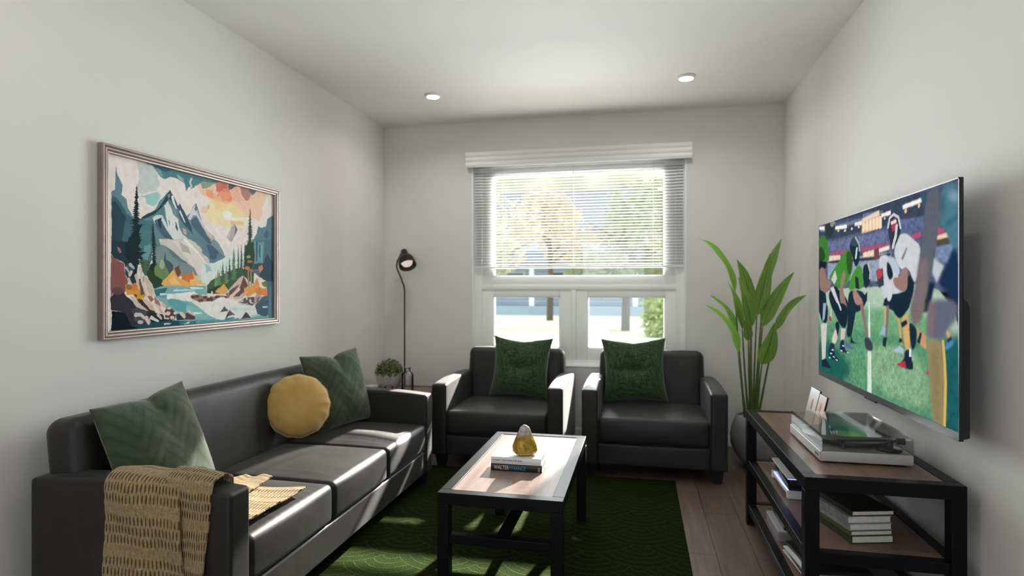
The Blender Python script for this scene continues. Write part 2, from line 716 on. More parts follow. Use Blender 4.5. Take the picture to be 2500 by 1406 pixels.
# ---------------------------------------------------------------- blind
bl = thing('window_blind', 'white horizontal slat blind drawn halfway down the window under a ribbed valance', 'blind', (0, YB, 0))
v = MB()
prof = [(-0.002, 2.310), (-0.062, 2.310)]
zz = 2.310
for i in range(3):               # three reeded bands
    for j in range(1, 9):
        a = PI * j / 8
        prof.append((-0.062 - 0.010 * math.sin(a), 2.308 - 0.0395 * i - 0.0395 * j / 8))
prof += [(-0.062, 2.188), (-0.050, 2.188), (-0.050, 2.298), (-0.002, 2.298)]
v.prism(prof, 'x', -1.391, 0.395)
v.box(-1.391, -1.385, -0.055, -0.001, 2.190, 2.305).box(0.389, 0.395, -0.055, -0.001, 2.190, 2.305)
v.build('valance', M['trim'], bl, smooth=True, angle=40)
MB().box(-1.335, 0.337, -0.045, -0.002, 2.185, 2.235, 0.003).build('headrail', plain('headrail_grey', (0.35, 0.35, 0.34), 0.5), bl)


def slat_mat():
    t = NT('white_translucent_slat')
    d = t.node('ShaderNodeBsdfDiffuse')
    tr = t.node('ShaderNodeBsdfTranslucent')
    n = t.noise(t.coord(), 3, 2)
    c = t.ramp(n, [(0.3, (0.60, 0.60, 0.595)), (0.7, (0.64, 0.64, 0.635))])
    t.link(c, d.inputs[0])
    t.link(c, tr.inputs[0])
    m = t.node('ShaderNodeMixShader')
    m.inputs[0].default_value = 0.22
    t.link(d.outputs[0], m.inputs[1])
    t.link(tr.outputs[0], m.inputs[2])
    t.link(m.outputs[0], t.out.inputs[0])
    return t.m


M['slat'] = slat_mat()
s = MB()
NS = 33
SX0, SX1 = WX0 + 0.02, WX1 - 0.02
BL_Z0, BL_Z1 = 1.395, 2.15
for i in range(NS):
    z = BL_Z0 + (BL_Z1 - BL_Z0) * i / (NS - 1)
    w, tilt = 0.0125, math.radians(-7)
    P = [(-w, -0.0015), (-w * 0.5, 0.0003), (0, 0.001), (w * 0.5, 0.0003), (w, -0.0015)]
    Q = [(0.022 + a * math.cos(tilt) - b * math.sin(tilt), z + a * math.sin(tilt) + b * math.cos(tilt)) for a, b in P]
    Q += [(a, b - 0.0006) for a, b in reversed(Q)]
    s.prism(Q, 'x', SX0, SX1)
s.build('slats', M['slat'], bl, smooth=True, angle=50)
MB().box(SX0, SX1, 0.009, 0.035, BL_Z0 - 0.033, BL_Z0 - 0.018, 0.003).build('bottom_rail', M['vinyl'], bl, smooth=True, angle=40)
for x in (-1.10, -0.515, 0.11):
    c = MB()
    c.tube([(x, 0.0085, BL_Z0 - 0.02), (x, 0.0085, 2.19)], 0.0011, 6)
    c.tube([(x, 0.0355, BL_Z0 - 0.02), (x, 0.0355, 2.19)], 0.0011, 6)
    c.build('ladder_cord', M['paper'], bl)

# ---------------------------------------------------------------- ceiling downlights
M['lens'] = emit('lamp_lens', (1.0, 0.985, 0.97), 6.0)


LAMP_W = 2.2


def downlight(x, y, label):
    r = thing('ceiling_light', label, 'ceiling light', (x, y, ZC), 0, 'recessed ceiling lights')
    MB().lathe([(0.036, -0.014), (0.050, -0.014), (0.054, -0.010), (0.054, 0.0), (0.036, 0.0)], 40, cap=False).build('trim_ring', M['trim'], r, smooth=True, angle=40)
    MB().lathe([(0.0, -0.012), (0.044, -0.0125), (0.044, -0.015), (0.0, -0.0155)], 40).build('lens', M['lens'], r, smooth=True, angle=40)
    area_lamp('ceiling_disk_light', (x, y, ZC - 0.018), (0, 0, 0), 0.085, 0.085, LAMP_W, (1.0, 0.96, 0.90), 'DISK', math.radians(150))
    return r


downlight(-1.435, 4.02, 'round white recessed ceiling light nearer the left wall')
downlight(0.300, 4.012, 'round white recessed ceiling light nearer the right wall')
for (x, y) in ((-1.435, 1.3), (0.300, 1.3), (-1.435, -1.2), (0.300, -1.2)):  # added fill lamps behind the camera, unseen and without fixtures
    area_lamp('ceiling_disk_light', (x, y, ZC - 0.018), (0, 0, 0), 0.085, 0.085, 1.8, (1.0, 0.96, 0.90), 'DISK')

# ---------------------------------------------------------------- rug
rg = MB()
rg.box(-1.52, 0.219, 1.20, 3.795, 0.0, 0.012, 0.004, 2)
tag(rg.build('rug', M['rug'], smooth=True, angle=40), 'dark green rug with fish-scale arcs under the coffee table', 'rug')


# ---------------------------------------------------------------- sofa and armchairs
def arm_profile(q, u):
    # arm pad: top bows up along its length
    x, y, z = q
    if z > 0:
        z += 0.018 * (1 - u[1] ** 2) * max(0, u[2])
    return (x, y, z)


def seat_unit(root, W, D, seats, over=0.15, rug=0.0):
    """front faces local -y at y = 0, back at y = D, centred on x; base on the floor"""
    L = M['leather']
    aw, az0, az1 = 0.102, 0.083, 0.553
    for sx in (-1, 1):
        soft('arm', L, root, (sx * (W / 2 - aw / 2), D / 2 - 0.005, (az0 + az1) / 2), (aw, D - 0.01, az1 - az0), 0.014, (0.002, 0, 0.004), taper=arm_profile, k=3, m=8)
    iw = W - 2 * aw
    soft('base', L, root, (0, D / 2, 0.150), (iw + 0.004, D - 0.02, 0.134), 0.012, (0, 0.002, 0), k=3, m=10)
    n = seats
    for i in range(n):
        w = iw / n
        x = -iw / 2 + w * (i + 0.5)
        soft('seat_cushion', L, root, (x, 0.010 + (D - 0.19) / 2 - 0.006, 0.300), (w - 0.003, D - 0.19, 0.160), 0.026, (0.0, 0.012, 0.022), k=5, m=10)
    bwid = W - over
    rot = Euler((math.radians(-7), 0, 0))
    soft('backrest', L, root, (0, D - 0.093, 0.487), (bwid, 0.158, 0.515), 0.052, (0.006, 0.008, 0.004), rot, k=6, m=12)
    for sx in (-1, 1):
        for y in (0.055, D - 0.07):
            f = MB()
            x = sx * (W / 2 - 0.058)
            t, b = 0.036, 0.024
            z0 = rug if y < D / 2 else 0.0
            vs = [(x - t, y - t, 0.085), (x + t, y - t, 0.085), (x + t, y + t, 0.085), (x - t, y + t, 0.085),
                  (x - b, y - b, z0), (x + b, y - b, z0), (x + b, y + b, z0), (x - b, y + b, z0)]
            f.add(vs, [(0, 1, 2, 3), (7, 6, 5, 4), (0, 4, 5, 1), (1, 5, 6, 2), (2, 6, 7, 3), (3, 7, 4, 0)])
            f.build('foot', M['black'], root)


SOFA_FX, SOFA_Y0, SOFA_Y1 = -1.25, 1.63, 3.49
sofa = thing('sofa', 'charcoal leather three-seat sofa along the left wall under the painting', 'sofa', (SOFA_FX, (SOFA_Y0 + SOFA_Y1) / 2, 0), PI / 2)
seat_unit(sofa, SOFA_Y1 - SOFA_Y0, 0.785, 3, 0.10, 0.0125)
ch = thing('armchair', 'charcoal leather armchair on the left of the window, beside the sofa', 'armchair', (-0.919, 3.78, 0), 0, 'two matching armchairs by the window')
seat_unit(ch, 0.885, 0.785, 1)
copy_tree(ch, (0.0855, 3.78, 0), 0, 'charcoal leather armchair on the right, beside the tall potted plant')

# ---------------------------------------------------------------- loose cushions
def pillow_mesh(s, th, pinch=0.055, dent=0.0, tuft=0.0, seed=0, n=44, wr=0.004):
    rnd = np.random.RandomState(seed)
    ph = rnd.rand(8) * 6.28
    b = MB()

    def pt(u, v, side):
        au, av = abs(u), abs(v)
        x = u * s / 2 * (1 - pinch * (1 - v * v) * au ** 3)
        z = v * s / 2 * (1 - pinch * (1 - u * u) * av ** 3)
        e = max(0.0, (1 - au ** 2.6) * (1 - av ** 2.6))
        t = th / 2 * e ** 0.62
        if dent:
            g = math.exp(-abs((u - 0.05) / 0.20) ** 1.3)
            z -= dent * g * max(0, v) ** 2.2
            t *= 1 - 0.35 * g * max(0, v) ** 2
        if tuft:
            r = math.hypot(u, v)
            t -= tuft * math.exp(-(r / 0.22) ** 2) * e
            t -= tuft * 0.40 * e * (math.exp(-(v / 0.10) ** 2) * math.exp(-(u / 0.7) ** 2))
        t += wr * e * (math.sin(6 * u + 3 * v + ph[0]) + math.sin(9 * v - 4 * u + ph[1]) * 0.7 + 0.5 * math.sin(14 * u + ph[2]) * math.sin(11 * v + ph[3]))
        t = max(t, 0.0)
        return (x, side * (t + 0.0015), z)
    for side in (-1, 1):
        b.grid(lambda a, c: pt(2 * a - 1, 2 * c - 1, side), n, n)
    N = n + 1
    ring = [(i, 0) for i in range(n)] + [(n, j) for j in range(n)] + [(i, n) for i in range(n, 0, -1)] + [(0, j) for j in range(n, 0, -1)]
    off = N * N
    idx = [j * N + i for i, j in ring]
    m = len(idx)
    b.f += [(idx[k], idx[(k + 1) % m], off + idx[(k + 1) % m], off + idx[k]) for k in range(m)]
    b.mi += [0] * m
    return b


def pose(o, c, yaw, tilt, roll=0):
    o.location = c
    o.rotation_euler = (Matrix.Rotation(math.radians(yaw), 3, 'Z') @ Matrix.Rotation(math.radians(tilt), 3, 'X') @ Matrix.Rotation(math.radians(roll), 3, 'Y')).to_euler()
    return o


o = pillow_mesh(0.425, 0.15, 0.05, 0.02, seed=3).build('throw_pillow', M['velvet'], None, smooth=True)
tag(pose(o, (-1.785, 1.930, 0.598), 88, -20, -5), 'green herringbone velvet cushion behind the knitted throw on the sofa', 'cushion', 'sofa cushions')
o = pillow_mesh(0.445, 0.15, 0.05, 0.032, seed=5).build('throw_pillow', M['velvet'], None, smooth=True)
tag(pose(o, (-1.740, 3.215, 0.607), 72, -16, -2), 'green herringbone velvet cushion behind the round mustard cushion', 'cushion', 'sofa cushions')
o = pillow_mesh(0.45, 0.15, 0.115, 0.006, 0.030, seed=8, wr=0.003).build('throw_pillow', M['tweed'], None, smooth=True)
tag(pose(o, (-0.850, 4.285, 0.618), -3, -13, 2), 'tufted green tweed cushion on the left armchair', 'cushion', 'armchair cushions')
o = pillow_mesh(0.45, 0.15, 0.115, 0.006, 0.030, seed=9, wr=0.003).build('throw_pillow', M['tweed'], None, smooth=True)
tag(pose(o, (-0.032, 4.265, 0.622), 4, -12, -1.5), 'tufted green tweed cushion on the right armchair', 'cushion', 'armchair cushions')

# round mustard cushion with a puckered seam
rc = thing('round_cushion', 'round mustard velvet cushion with puckered piping on the sofa', 'cushion', (0, 0, 0), 0, 'sofa cushions')
b = MB()
RR, TH, NA, NR = 0.166, 0.115, 96, 22


def pucker(a):
    return 0.5 + 0.5 * math.cos(13 * a + 0.8 * math.sin(3 * a)) ** 3


for side in (-1, 1):
    def fn(u, w, side=side):
        a = 2 * PI * u
        r = w
        rr = RR * r * (1 - 0.036 * (1 - pucker(a)) * r ** 6)
        t = TH / 2 * max(0, 1 - r ** 3.0) ** 0.55
        t *= 1 - 0.17 * (1 - pucker(a)) * math.exp(-((r - 0.86) / 0.13) ** 2)
        return (rr * math.cos(a), side * (t + 0.001), rr * math.sin(a))
    b.grid(fn, NA, NR)
b.build('cover', M['mustard'], rc, smooth=True)
b = MB()
ring = []
for k in range(NA + 1):
    a = 2 * PI * k / NA
    rr = (RR + 0.001) * (1 - 0.036 * (1 - pucker(a)))
    ring.append((rr * math.cos(a), 0.002 * math.sin(7 * a), rr * math.sin(a)))
b.tube(ring, 0.0032, 8, cap=False)
b.build('piping', M['piping'], rc, smooth=True)
pose(rc, (-1.765, 2.840, 0.577), 42, -16, 0)


# ---------------------------------------------------------------- crocheted throw over the near arm
def throw_mat():
    t = NT('tan_crochet')
    uv = t.node('ShaderNodeAttribute', attribute_name='wool').outputs['Vector']
    u, w, q = t.sep(uv)
    jit = t.math('MULTIPLY', t.math('SUBTRACT', t.noise(uv, 6, 2), 0.5), 0.6)
    row = t.math('ADD', t.math('MULTIPLY', w, 36.0), jit)              # rows
    col = t.math('ADD', t.math('MULTIPLY', u, 34.0), t.math('MULTIPLY', t.math('FLOOR', row), 0.5))
    fr_ = t.math('ABSOLUTE', t.math('SUBTRACT', t.math('FRACT', row), 0.5))
    fc = t.math('ABSOLUTE', t.math('SUBTRACT', t.math('FRACT', col), 0.5))
    kind = t.math('MODULO', t.math('FLOOR', row), 4.0)
    solid = t.math('LESS_THAN', kind, 0.5)
    e = t.math('SQRT', t.math('ADD', t.math('POWER', t.math('DIVIDE', fc, 0.21), 2.0), t.math('POWER', t.math('DIVIDE', fr_, 0.40), 2.0)))
    e = t.math('ADD', e, t.math('MULTIPLY', t.noise(uv, 38, 2), 0.45))
    hole = t.math('LESS_THAN', e, 1.22)
    hole = t.math('MULTIPLY', hole, t.math('SUBTRACT', 1.0, solid))
    n = t.noise(uv, 60, 4, 0.7)
    st = t.noise(t.mapping(uv, (30, 240, 1)), 1.0, 3)
    c = t.ramp(t.math('ADD', t.math('MULTIPLY', n, 0.6), t.math('MULTIPLY', st, 0.4)),
               [(0.32, (0.22, 0.14, 0.055)), (0.5, (0.37, 0.26, 0.125)), (0.68, (0.50, 0.38, 0.215))])
    t.set(**{'Base Color': c, 'Roughness': 0.95, 'Specular IOR Level': 0.1, 'Sheen Weight': 0.2})
    hgt = t.math('SUBTRACT', t.math('MULTIPLY', n, 0.5), t.math('SUBTRACT', 1.0, t.math('MINIMUM', e, 1.6)))
    t.bump(hgt, 0.7, 0.006)
    tr = t.node('ShaderNodeBsdfTransparent')
    mx = t.node('ShaderNodeMixShader')
    t.link(t.math('MULTIPLY', hole, 0.85), mx.inputs[0])
    t.link(t.bsdf.outputs[0], mx.inputs[1])
    t.link(tr.outputs[0], mx.inputs[2])
    t.link(mx.outputs[0], t.out.inputs[0])
    return t.m


M['throw'] = throw_mat()


def cloth(name, A, B, lift, nu=60, nseg=26, uvu=(0, 1), uvv=(0, 1)):
    """lofted cloth between polylines A and B (lists of points), smoothed, with thickness"""
    def sample(P):
        P = [Vector(p) for p in P]
        # Catmull-Rom resampling by length
        out = []
        Q = [P[0] * 2 - P[1]] + P + [P[-1] * 2 - P[-2]]
        for i in range(1, len(Q) - 2):
            for j in range(nseg):
                t = j / nseg
                p0, p1, p2, p3 = Q[i - 1], Q[i], Q[i + 1], Q[i + 2]
                out.append(0.5 * ((2 * p1) + (p2 - p0) * t + (2 * p0 - 5 * p1 + 4 * p2 - p3) * t * t + (3 * p1 - p0 - 3 * p2 + p3) * t ** 3))
        out.append(P[-1])
        return out
    a, bb = sample(A), sample(B)
    n = len(a)
    vs, uv = [], []
    ln = [0]
    for i in range(1, n):
        ln.append(ln[-1] + ((a[i] - a[i - 1]).length + (bb[i] - bb[i - 1]).length) / 2)
    for i in range(n):
        ta = (a[min(i + 1, n - 1)] - a[max(i - 1, 0)] + bb[min(i + 1, n - 1)] - bb[max(i - 1, 0)])
        ac = bb[i] - a[i]
        nn = ta.cross(ac).normalized()
        for k in range(nu + 1):
            u = k / nu
            p = a[i].lerp(bb[i], u) + nn * lift(u, ln[i] / ln[-1])
            vs.append(p)
            uv.append((uvu[0] + (uvu[1] - uvu[0]) * u, uvv[0] + (uvv[1] - uvv[0]) * ln[i] / ln[-1], 0))
    fs = [(i * (nu + 1) + k, i * (nu + 1) + k + 1, (i + 1) * (nu + 1) + k + 1, (i + 1) * (nu + 1) + k) for i in range(n - 1) for k in range(nu)]
    return vs, fs, uv


def build_cloth(name, parts, mat, parent=None):
    b = MB()
    uvs = []
    for vs, fs, uv in parts:
        b.add(vs, fs)
        uvs += uv
    o = b.build(name, mat, parent, smooth=True, fix=False)
    at = o.data.attributes.new('wool', 'FLOAT_VECTOR', 'POINT')
    at.data.foreach_set('vector', [c for p in uvs for c in p])
    m = o.modifiers.new('thickness', 'SOLIDIFY')
    m.thickness = 0.007
    m.offset = 0
    return o


ay0 = SOFA_Y0 - 0.010               # just outside the near face of the near arm
ay1 = SOFA_Y0 + 0.116
zt = 0.592


def edge(x, dx, zb, seat_x, seat_y, top=0.0, inn=0.0):
    return [(x + dx * 1.6, ay0 - 0.004, zb), (x + dx, ay0 - 0.004, 0.30), (x + dx * 0.4, ay0 - 0.003, 0.46), (x, ay0 + 0.002, zt - 0.028 + top),
            (x, ay0 + 0.030, zt + top), (x, (ay0 + ay1) / 2 + 0.012, zt + 0.004 + top), (x + inn * 0.6, ay1 - 0.006, zt - 0.012), (x - 0.004 + inn, ay1 + 0.010, 0.50), (x * 0.6 + seat_x * 0.4 + inn, ay1 + 0.045, 0.428),
            (x * 0.3 + seat_x * 0.7, (seat_y + ay1) / 2 + 0.02, 0.424), (seat_x, seat_y, 0.422)]


rip = lambda u, w: 0.004 * math.sin(9 * u + 5 * w) + 0.004 * math.sin(26 * w + 4 * u)
main = cloth('main', edge(-1.706, -0.004, 0.06, -1.60, 2.185, 0.0, 0.06), edge(-1.425, 0.020, 0.06, -1.48, 2.19), rip, 60, uvu=(0, 0.62), uvv=(0, 1))
fold = cloth('fold', edge(-1.475, 0.020, 0.06, -1.50, 2.10, 0.016), edge(-1.312, -0.022, 0.06, -1.285, 2.118, 0.006), lambda u, w: 0.010 + 0.006 * math.sin(3 * u + 7 * w) + 0.004 * math.sin(22 * w), 40, uvu=(0.55, 1.0), uvv=(0.0, 1.02))
th_o = build_cloth('knitted_throw', [main, fold], M['throw'])
tag(th_o, 'tan crocheted throw folded over the near arm of the sofa', 'blanket')

# ---------------------------------------------------------------- coffee table
ct = thing('coffee_table', 'low coffee table with pale wood top and black steel frame on the rug', 'coffee table', (-0.501, 2.590, 0.012))
hx, hy, top = 0.236, 0.482, 0.426
r = 0.045
b = MB()
b.box(-hx, hx, -hy, -hy + r, top - r, top, 0.002).box(-hx, hx, hy - r, hy, top - r, top, 0.002)
b.box(-hx, -hx + r, -hy + r, hy - r, top - r, top, 0.002).box(hx - r, hx, -hy + r, hy - r, top - r, top, 0.002)
b.build('top_frame', M['blacksteel'], ct)
MB().box(-hx + r, hx - r, -hy + r, hy - r, top - 0.022, top - 0.003, 0.001).build('wood_top', M['tablewood'], ct)
for sx in (-1, 1):
    for sy in (-1, 1):
        x0 = min(sx * hx, sx * (hx - r))
        y0 = min(sy * hy, sy * (hy - r))
        MB().box(x0, x0 + r, y0, y0 + r, 0, top - r, 0.002).build('leg', M['blacksteel'], ct)
for sy in (-1, 1):
    y0 = min(sy * hy, sy * (hy - r)) + 0.006
    MB().box(-hx + r, hx - r, y0, y0 + 0.033, 0.236, 0.270, 0.002).build('stretcher', M['blacksteel'], ct)
MB().box(-0.018, 0.018, -hy + r - 0.006, hy - r + 0.006, 0.236, 0.270, 0.002).build('stretcher', M['blacksteel'], ct)


# ---------------------------------------------------------------- books
def book(name, label, loc, rotz, w, d, h, cover, group, title=None, page=None, cat='book', cov=0.0022):
    """spine along local x facing -y"""
    k = thing(name, label, cat, loc, rotz, group)
    b = MB()
    b.box(0, w, 0, d, 0, cov, 0.0006).box(0, w, 0, d, h - cov, h, 0.0006)
    b.prism([(cov * 1.2, 0), (0.0, h * 0.12), (-0.0012, h * 0.5), (0.0, h * 0.88), (cov * 1.2, h), (0.004, h), (0.004, 0)], 'x', 0, w)
    b.build('cover', cover, k, smooth=True, angle=40)
    MB().box(0.004, w - 0.004, 0.004, d - 0.004, cov, h - cov).build('pages', page or M['paper'], k)
    return k


cov_black = plain('black_book_cloth', (0.016, 0.014, 0.015), 0.45)
cov_white = plain('white_book_jacket', (0.78, 0.77, 0.76), 0.35, var=0.02)
ink = plain('dark_ink', (0.05, 0.03, 0.045), 0.6)
ink_w = plain('white_ink', (0.78, 0.76, 0.74), 0.5)
ink_b = plain('cyan_ink', (0.02, 0.30, 0.46), 0.5)
TZ = 0.438
bk = book('book', 'thick black book titled WALTER FINANCE at the bottom of the coffee-table pair', (-0.608, 2.420, TZ - 0.0028), math.radians(0.8), 0.216, 0.150, 0.030, cov_black, 'books on the coffee table')
RX = Matrix.Rotation(PI / 2, 4, 'X')
text_mesh('title_lettering', 'WALTER', 0.0235, ink_w, bk, Matrix.Translation((0.013, -0.0016, 0.0072)) @ RX, sx=0.70)
text_mesh('title_lettering', 'FINANCE', 0.0235, ink_b, bk, Matrix.Translation((0.079, -0.0016, 0.0072)) @ RX, sx=0.72)
text_mesh('publisher_lettering', 'EOS', 0.0105, ink_w, bk, Matrix.Translation((0.2075, -0.0016, 0.0045)) @ RX @ Matrix.Rotation(PI / 2, 4, 'Z'), sx=0.9)
bk = book('book', 'white-jacketed book under the yellow crystal on the coffee table', (-0.608, 2.421, TZ + 0.0272), math.radians(0.3), 0.213, 0.146, 0.0275, cov_white, 'books on the coffee table')
text_mesh('title_lettering', 'In power:  Three women\'s Pub Stand', 0.0105, ink, bk, Matrix.Translation((0.009, -0.0016, 0.0125)) @ RX, sx=0.78)

# ---------------------------------------------------------------- crystal


def crystal_mat():
    t = NT('yellow_crystal')
    v = t.coord()
    x, y, z = t.sep(v)
    n = t.noise(v, 34, 4, 0.65)
    f = t.math('ADD', t.math('MULTIPLY', z, 8.0), t.math('MULTIPLY', t.math('SUBTRACT', n, 0.5), 0.5))
    yl = t.ramp(t.noise(v, 60, 3), [(0.3, (0.26, 0.15, 0.008)), (0.55, (0.46, 0.30, 0.025)), (0.8, (0.62, 0.45, 0.09))])
    wh = t.ramp(t.noise(v, 80, 3), [(0.35, (0.38, 0.33, 0.36)), (0.65, (0.72, 0.66, 0.64))])
    g = t.ramp(f, [(0.66, (0, 0, 0)), (0.78, (1, 1, 1))])
    t.set(**{'Base Color': t.mix(g, yl, wh), 'Roughness': 0.22, 'Transmission Weight': 0.25, 'IOR': 1.45,
             'Subsurface Weight': 0.35, 'Subsurface Radius': (0.02, 0.012, 0.004), 'Subsurface Scale': 0.6})
    t.bump(n, 0.5, 0.006)
    return t.m


bm = bmesh.new()
bmesh.ops.create_icosphere(bm, subdivisions=5, radius=1)
from mathutils import noise as mnoise
facets = [Vector((math.cos(a) * math.cos(e), math.sin(a) * math.cos(e), math.sin(e))) for a, e in [(random.uniform(0, 6.28), random.uniform(-0.5, 0.9)) for _ in range(26)]]
for q in bm.verts:
    p = q.co.copy()
    zz = p.z * 0.5 + 0.5
    prof = [(0, 0.62), (0.07, 0.88), (0.17, 1.0), (0.30, 0.99), (0.48, 0.84), (0.66, 0.64), (0.84, 0.46), (1.0, 0.30)]
    for (a, ra), (c2, rb) in zip(prof, prof[1:]):
        if a <= zz <= c2:
            rad = ra + (rb - ra) * (zz - a) / (c2 - a)
    hr = math.hypot(p.x, p.y)
    base = min(1, hr * 1.0)
    sh = (max(0, 1 - (2 * zz - 1) ** 2)) ** 0.5
    cr = (base / max(sh, 1e-4)) if sh > 1e-3 else 0
    ang = math.atan2(p.y, p.x)
    edge_f = min(1.0, min(zz, 1 - zz) * 12)
    rr = 0.0525 * rad * (1 if edge_f >= 1 else edge_f ** 0.5)
    nz = mnoise.noise(Vector((p.x * 1.6, p.y * 1.6, p.z * 2.2))) * 0.10 + mnoise.noise(p * 5) * 0.04
    rr *= 1 + nz
    q.co = Vector((rr * math.cos(ang) - 0.004 * zz, rr * 0.8 * math.sin(ang), zz * 0.130))
cb = MB().bm(bm)
co = cb.build('crystal_ornament', crystal_mat(), None, smooth=True)
co.location = (-0.472, 2.480, TZ + 0.0547 - 0.003)
co.rotation_euler = (0, 0, 0.4)
tag(co, 'yellow crystal with a whitish tip standing on the books', 'crystal')

# ---------------------------------------------------------------- television console
CX_0, CX_1, CY_0, CY_1 = 0.536, 1.008, 2.120, 3.235
cs = thing('media_console', 'black steel console with wooden shelves along the right wall', 'console', ((CX_0 + CX_1) / 2, (CY_0 + CY_1) / 2, 0))
hx, hy = (CX_1 - CX_0) / 2, (CY_1 - CY_0) / 2
r = 0.045


def ring_frame(z1, name):
    b = MB()
    b.box(-hx, hx, -hy, -hy + r, z1 - r, z1, 0.002).box(-hx, hx, hy - r, hy, z1 - r, z1, 0.002)
    b.box(-hx, -hx + r, -hy + r, hy - r, z1 - r, z1, 0.002).box(hx - r, hx, -hy + r, hy - r, z1 - r, z1, 0.002)
    b.build(name, M['blacksteel'], cs)


ring_frame(0.576, 'top_frame')
MB().box(-hx + r, hx - r, -hy + r, hy - r, 0.556, 0.5745, 0.001).build('top_board', M['consolewood'], cs)
for z in (0.330, 0.108):
    b = MB()
    i = 0.004
    b.box(-hx + r, hx - r, -hy + i, -hy + r - i, z - 0.038, z, 0.002).box(-hx + r, hx - r, hy - r + i, hy - i, z - 0.038, z, 0.002)
    b.box(-hx + i, -hx + r - i, -hy + r, hy - r, z - 0.038, z, 0.002).box(hx - r + i, hx - i, -hy + r, hy - r, z - 0.038, z, 0.002)
    b.build('shelf_frame', M['blacksteel'], cs)
    MB().box(-hx + r - i, hx - r + i, -hy + r - i, hy - r + i, z - 0.022, z - 0.003, 0.001).build('shelf_board', M['consolewood'], cs)
for sx in (-1, 1):
    for sy in (-1, 1):
        x0 = min(sx * hx, sx * (hx - r))
        y0 = min(sy * hy, sy * (hy - r))
        MB().box(x0, x0 + r, y0, y0 + r, 0, 0.576 - r, 0.002).build('leg', M['blacksteel'], cs)

# ---------------------------------------------------------------- turntable
TT = thing('turntable', 'silver record player under a smoked clear lid on the console', 'turntable', (0.634, 2.308, 0.5745))
tw, td = 0.300, 0.436
silver = plain('silver_plinth', (0.44, 0.43, 0.41), 0.38, var=0.03, scale=40)
b = MB()
b.box(0, tw, 0, td, 0.006, 0.043, 0.004, 3)
b.build('plinth', silver, TT, smooth=True, angle=35)
for (x, y) in ((0.03, 0.03), (tw - 0.03, 0.03), (0.03, td - 0.03), (tw - 0.03, td - 0.03)):
    MB().lathe([(0.016, 0.0), (0.016, 0.007)], 20, (x, y, 0)).build('foot', M['black'], TT, smooth=True, angle=40)
MB().box(0.0065, tw - 0.004, 0.004, td - 0.004, 0.0425, 0.0445).build('deck', plain('grey_deck', (0.26, 0.26, 0.255), 0.4), TT)
MB().lathe([(0.0, 0.0445), (0.112, 0.0445), (0.118, 0.048), (0.118, 0.062), (0.114, 0.065), (0.0, 0.065)], 64, (0.142, 0.187, 0)).build('platter', M['black'], TT, smooth=True, angle=35)
text_mesh('maker_lettering', 'AUDIO', 0.016, plain('grey_print', (0.20, 0.20, 0.21), 0.6), TT,
          Matrix.Translation((-0.0006, 0.066, 0.018)) @ Matrix.Rotation(-PI / 2, 4, 'Z') @ RX, sx=0.9)
b = MB()
b.lathe([(0.0, 0.0445), (0.040, 0.0445), (0.042, 0.052), (0.036, 0.056), (0.0, 0.056)], 32, (0.240, 0.052, 0))
b.lathe([(0.014, 0.056), (0.014, 0.082), (0.0, 0.084)], 20, (0.240, 0.052, 0))
b.build('tonearm_base', M['black'], TT, smooth=True, angle=40)
b = MB()
b.tube([(0.262, 0.046, 0.080), (0.240, 0.050, 0.080), (0.20, 0.046, 0.080), (0.13, 0.037, 0.079), (0.085, 0.034, 0.077), (0.060, 0.034, 0.076)], 0.0042, 10)
b.tube([(0.288, 0.042, 0.080), (0.262, 0.046, 0.080)], 0.0115, 18)
b.box(0.040, 0.066, 0.027, 0.041, 0.070, 0.078, 0.002)
b.build('tonearm', M['black'], TT, smooth=True, angle=40)
MB().tube([(0.085, 0.038, 0.0445), (0.085, 0.038, 0.075)], 0.006, 12).build('arm_rest', M['black'], TT, smooth=True, angle=40)
# dust cover: four thin walls and a lid
dc = MB()
z0, z1, wt = 0.0435, 0.100, 0.003
dc.box(0.005, tw, 0.0, wt, z0, z1).box(0.005, tw, td - wt, td, z0, z1)
dc.box(0.005, 0.005 + wt, wt, td - wt, z0, z1).box(tw - wt, tw, wt, td - wt, z0, z1)
dc.box(0.005, tw, 0, td, z1, z1 + wt)
dc.build('dust_cover', M['acrylic'], TT)

vr = thing('vinyl_record', 'black vinyl record with yellow-green label inside the record player', 'record', (0.634 + 0.142, 2.308 + 0.187, 0.5745 + 0.065))


def vinyl():
    t = NT('vinyl_grooves')
    x, y, z = t.sep(t.coord())
    d = t.math('SQRT', t.math('ADD', t.math('MULTIPLY', x, x), t.math('MULTIPLY', y, y)))
    g = t.math('SINE', t.math('MULTIPLY', d, 2600.0))
    t.set(**{'Base Color': (0.008, 0.008, 0.009), 'Roughness': 0.28})
    t.bump(g, 0.15, 0.001)
    return t.m


MB().lathe([(0.0, 0), (0.150, 0), (0.1505, 0.001), (0.150, 0.002), (0.0, 0.002)], 72).build('disc', vinyl(), vr, smooth=True, angle=35)
MB().lathe([(0.0, 0.002), (0.050, 0.002), (0.050, 0.0026), (0.0, 0.0026)], 48).build('label', plain('yellow_label', (0.40, 0.40, 0.05), 0.5), vr, smooth=True, angle=35)
MB().lathe([(0.0035, 0.0026), (0.003, 0.010), (0.0, 0.011)], 12).build('spindle', silver, vr, smooth=True, angle=35)

# ---------------------------------------------------------------- leaning pair of photographs


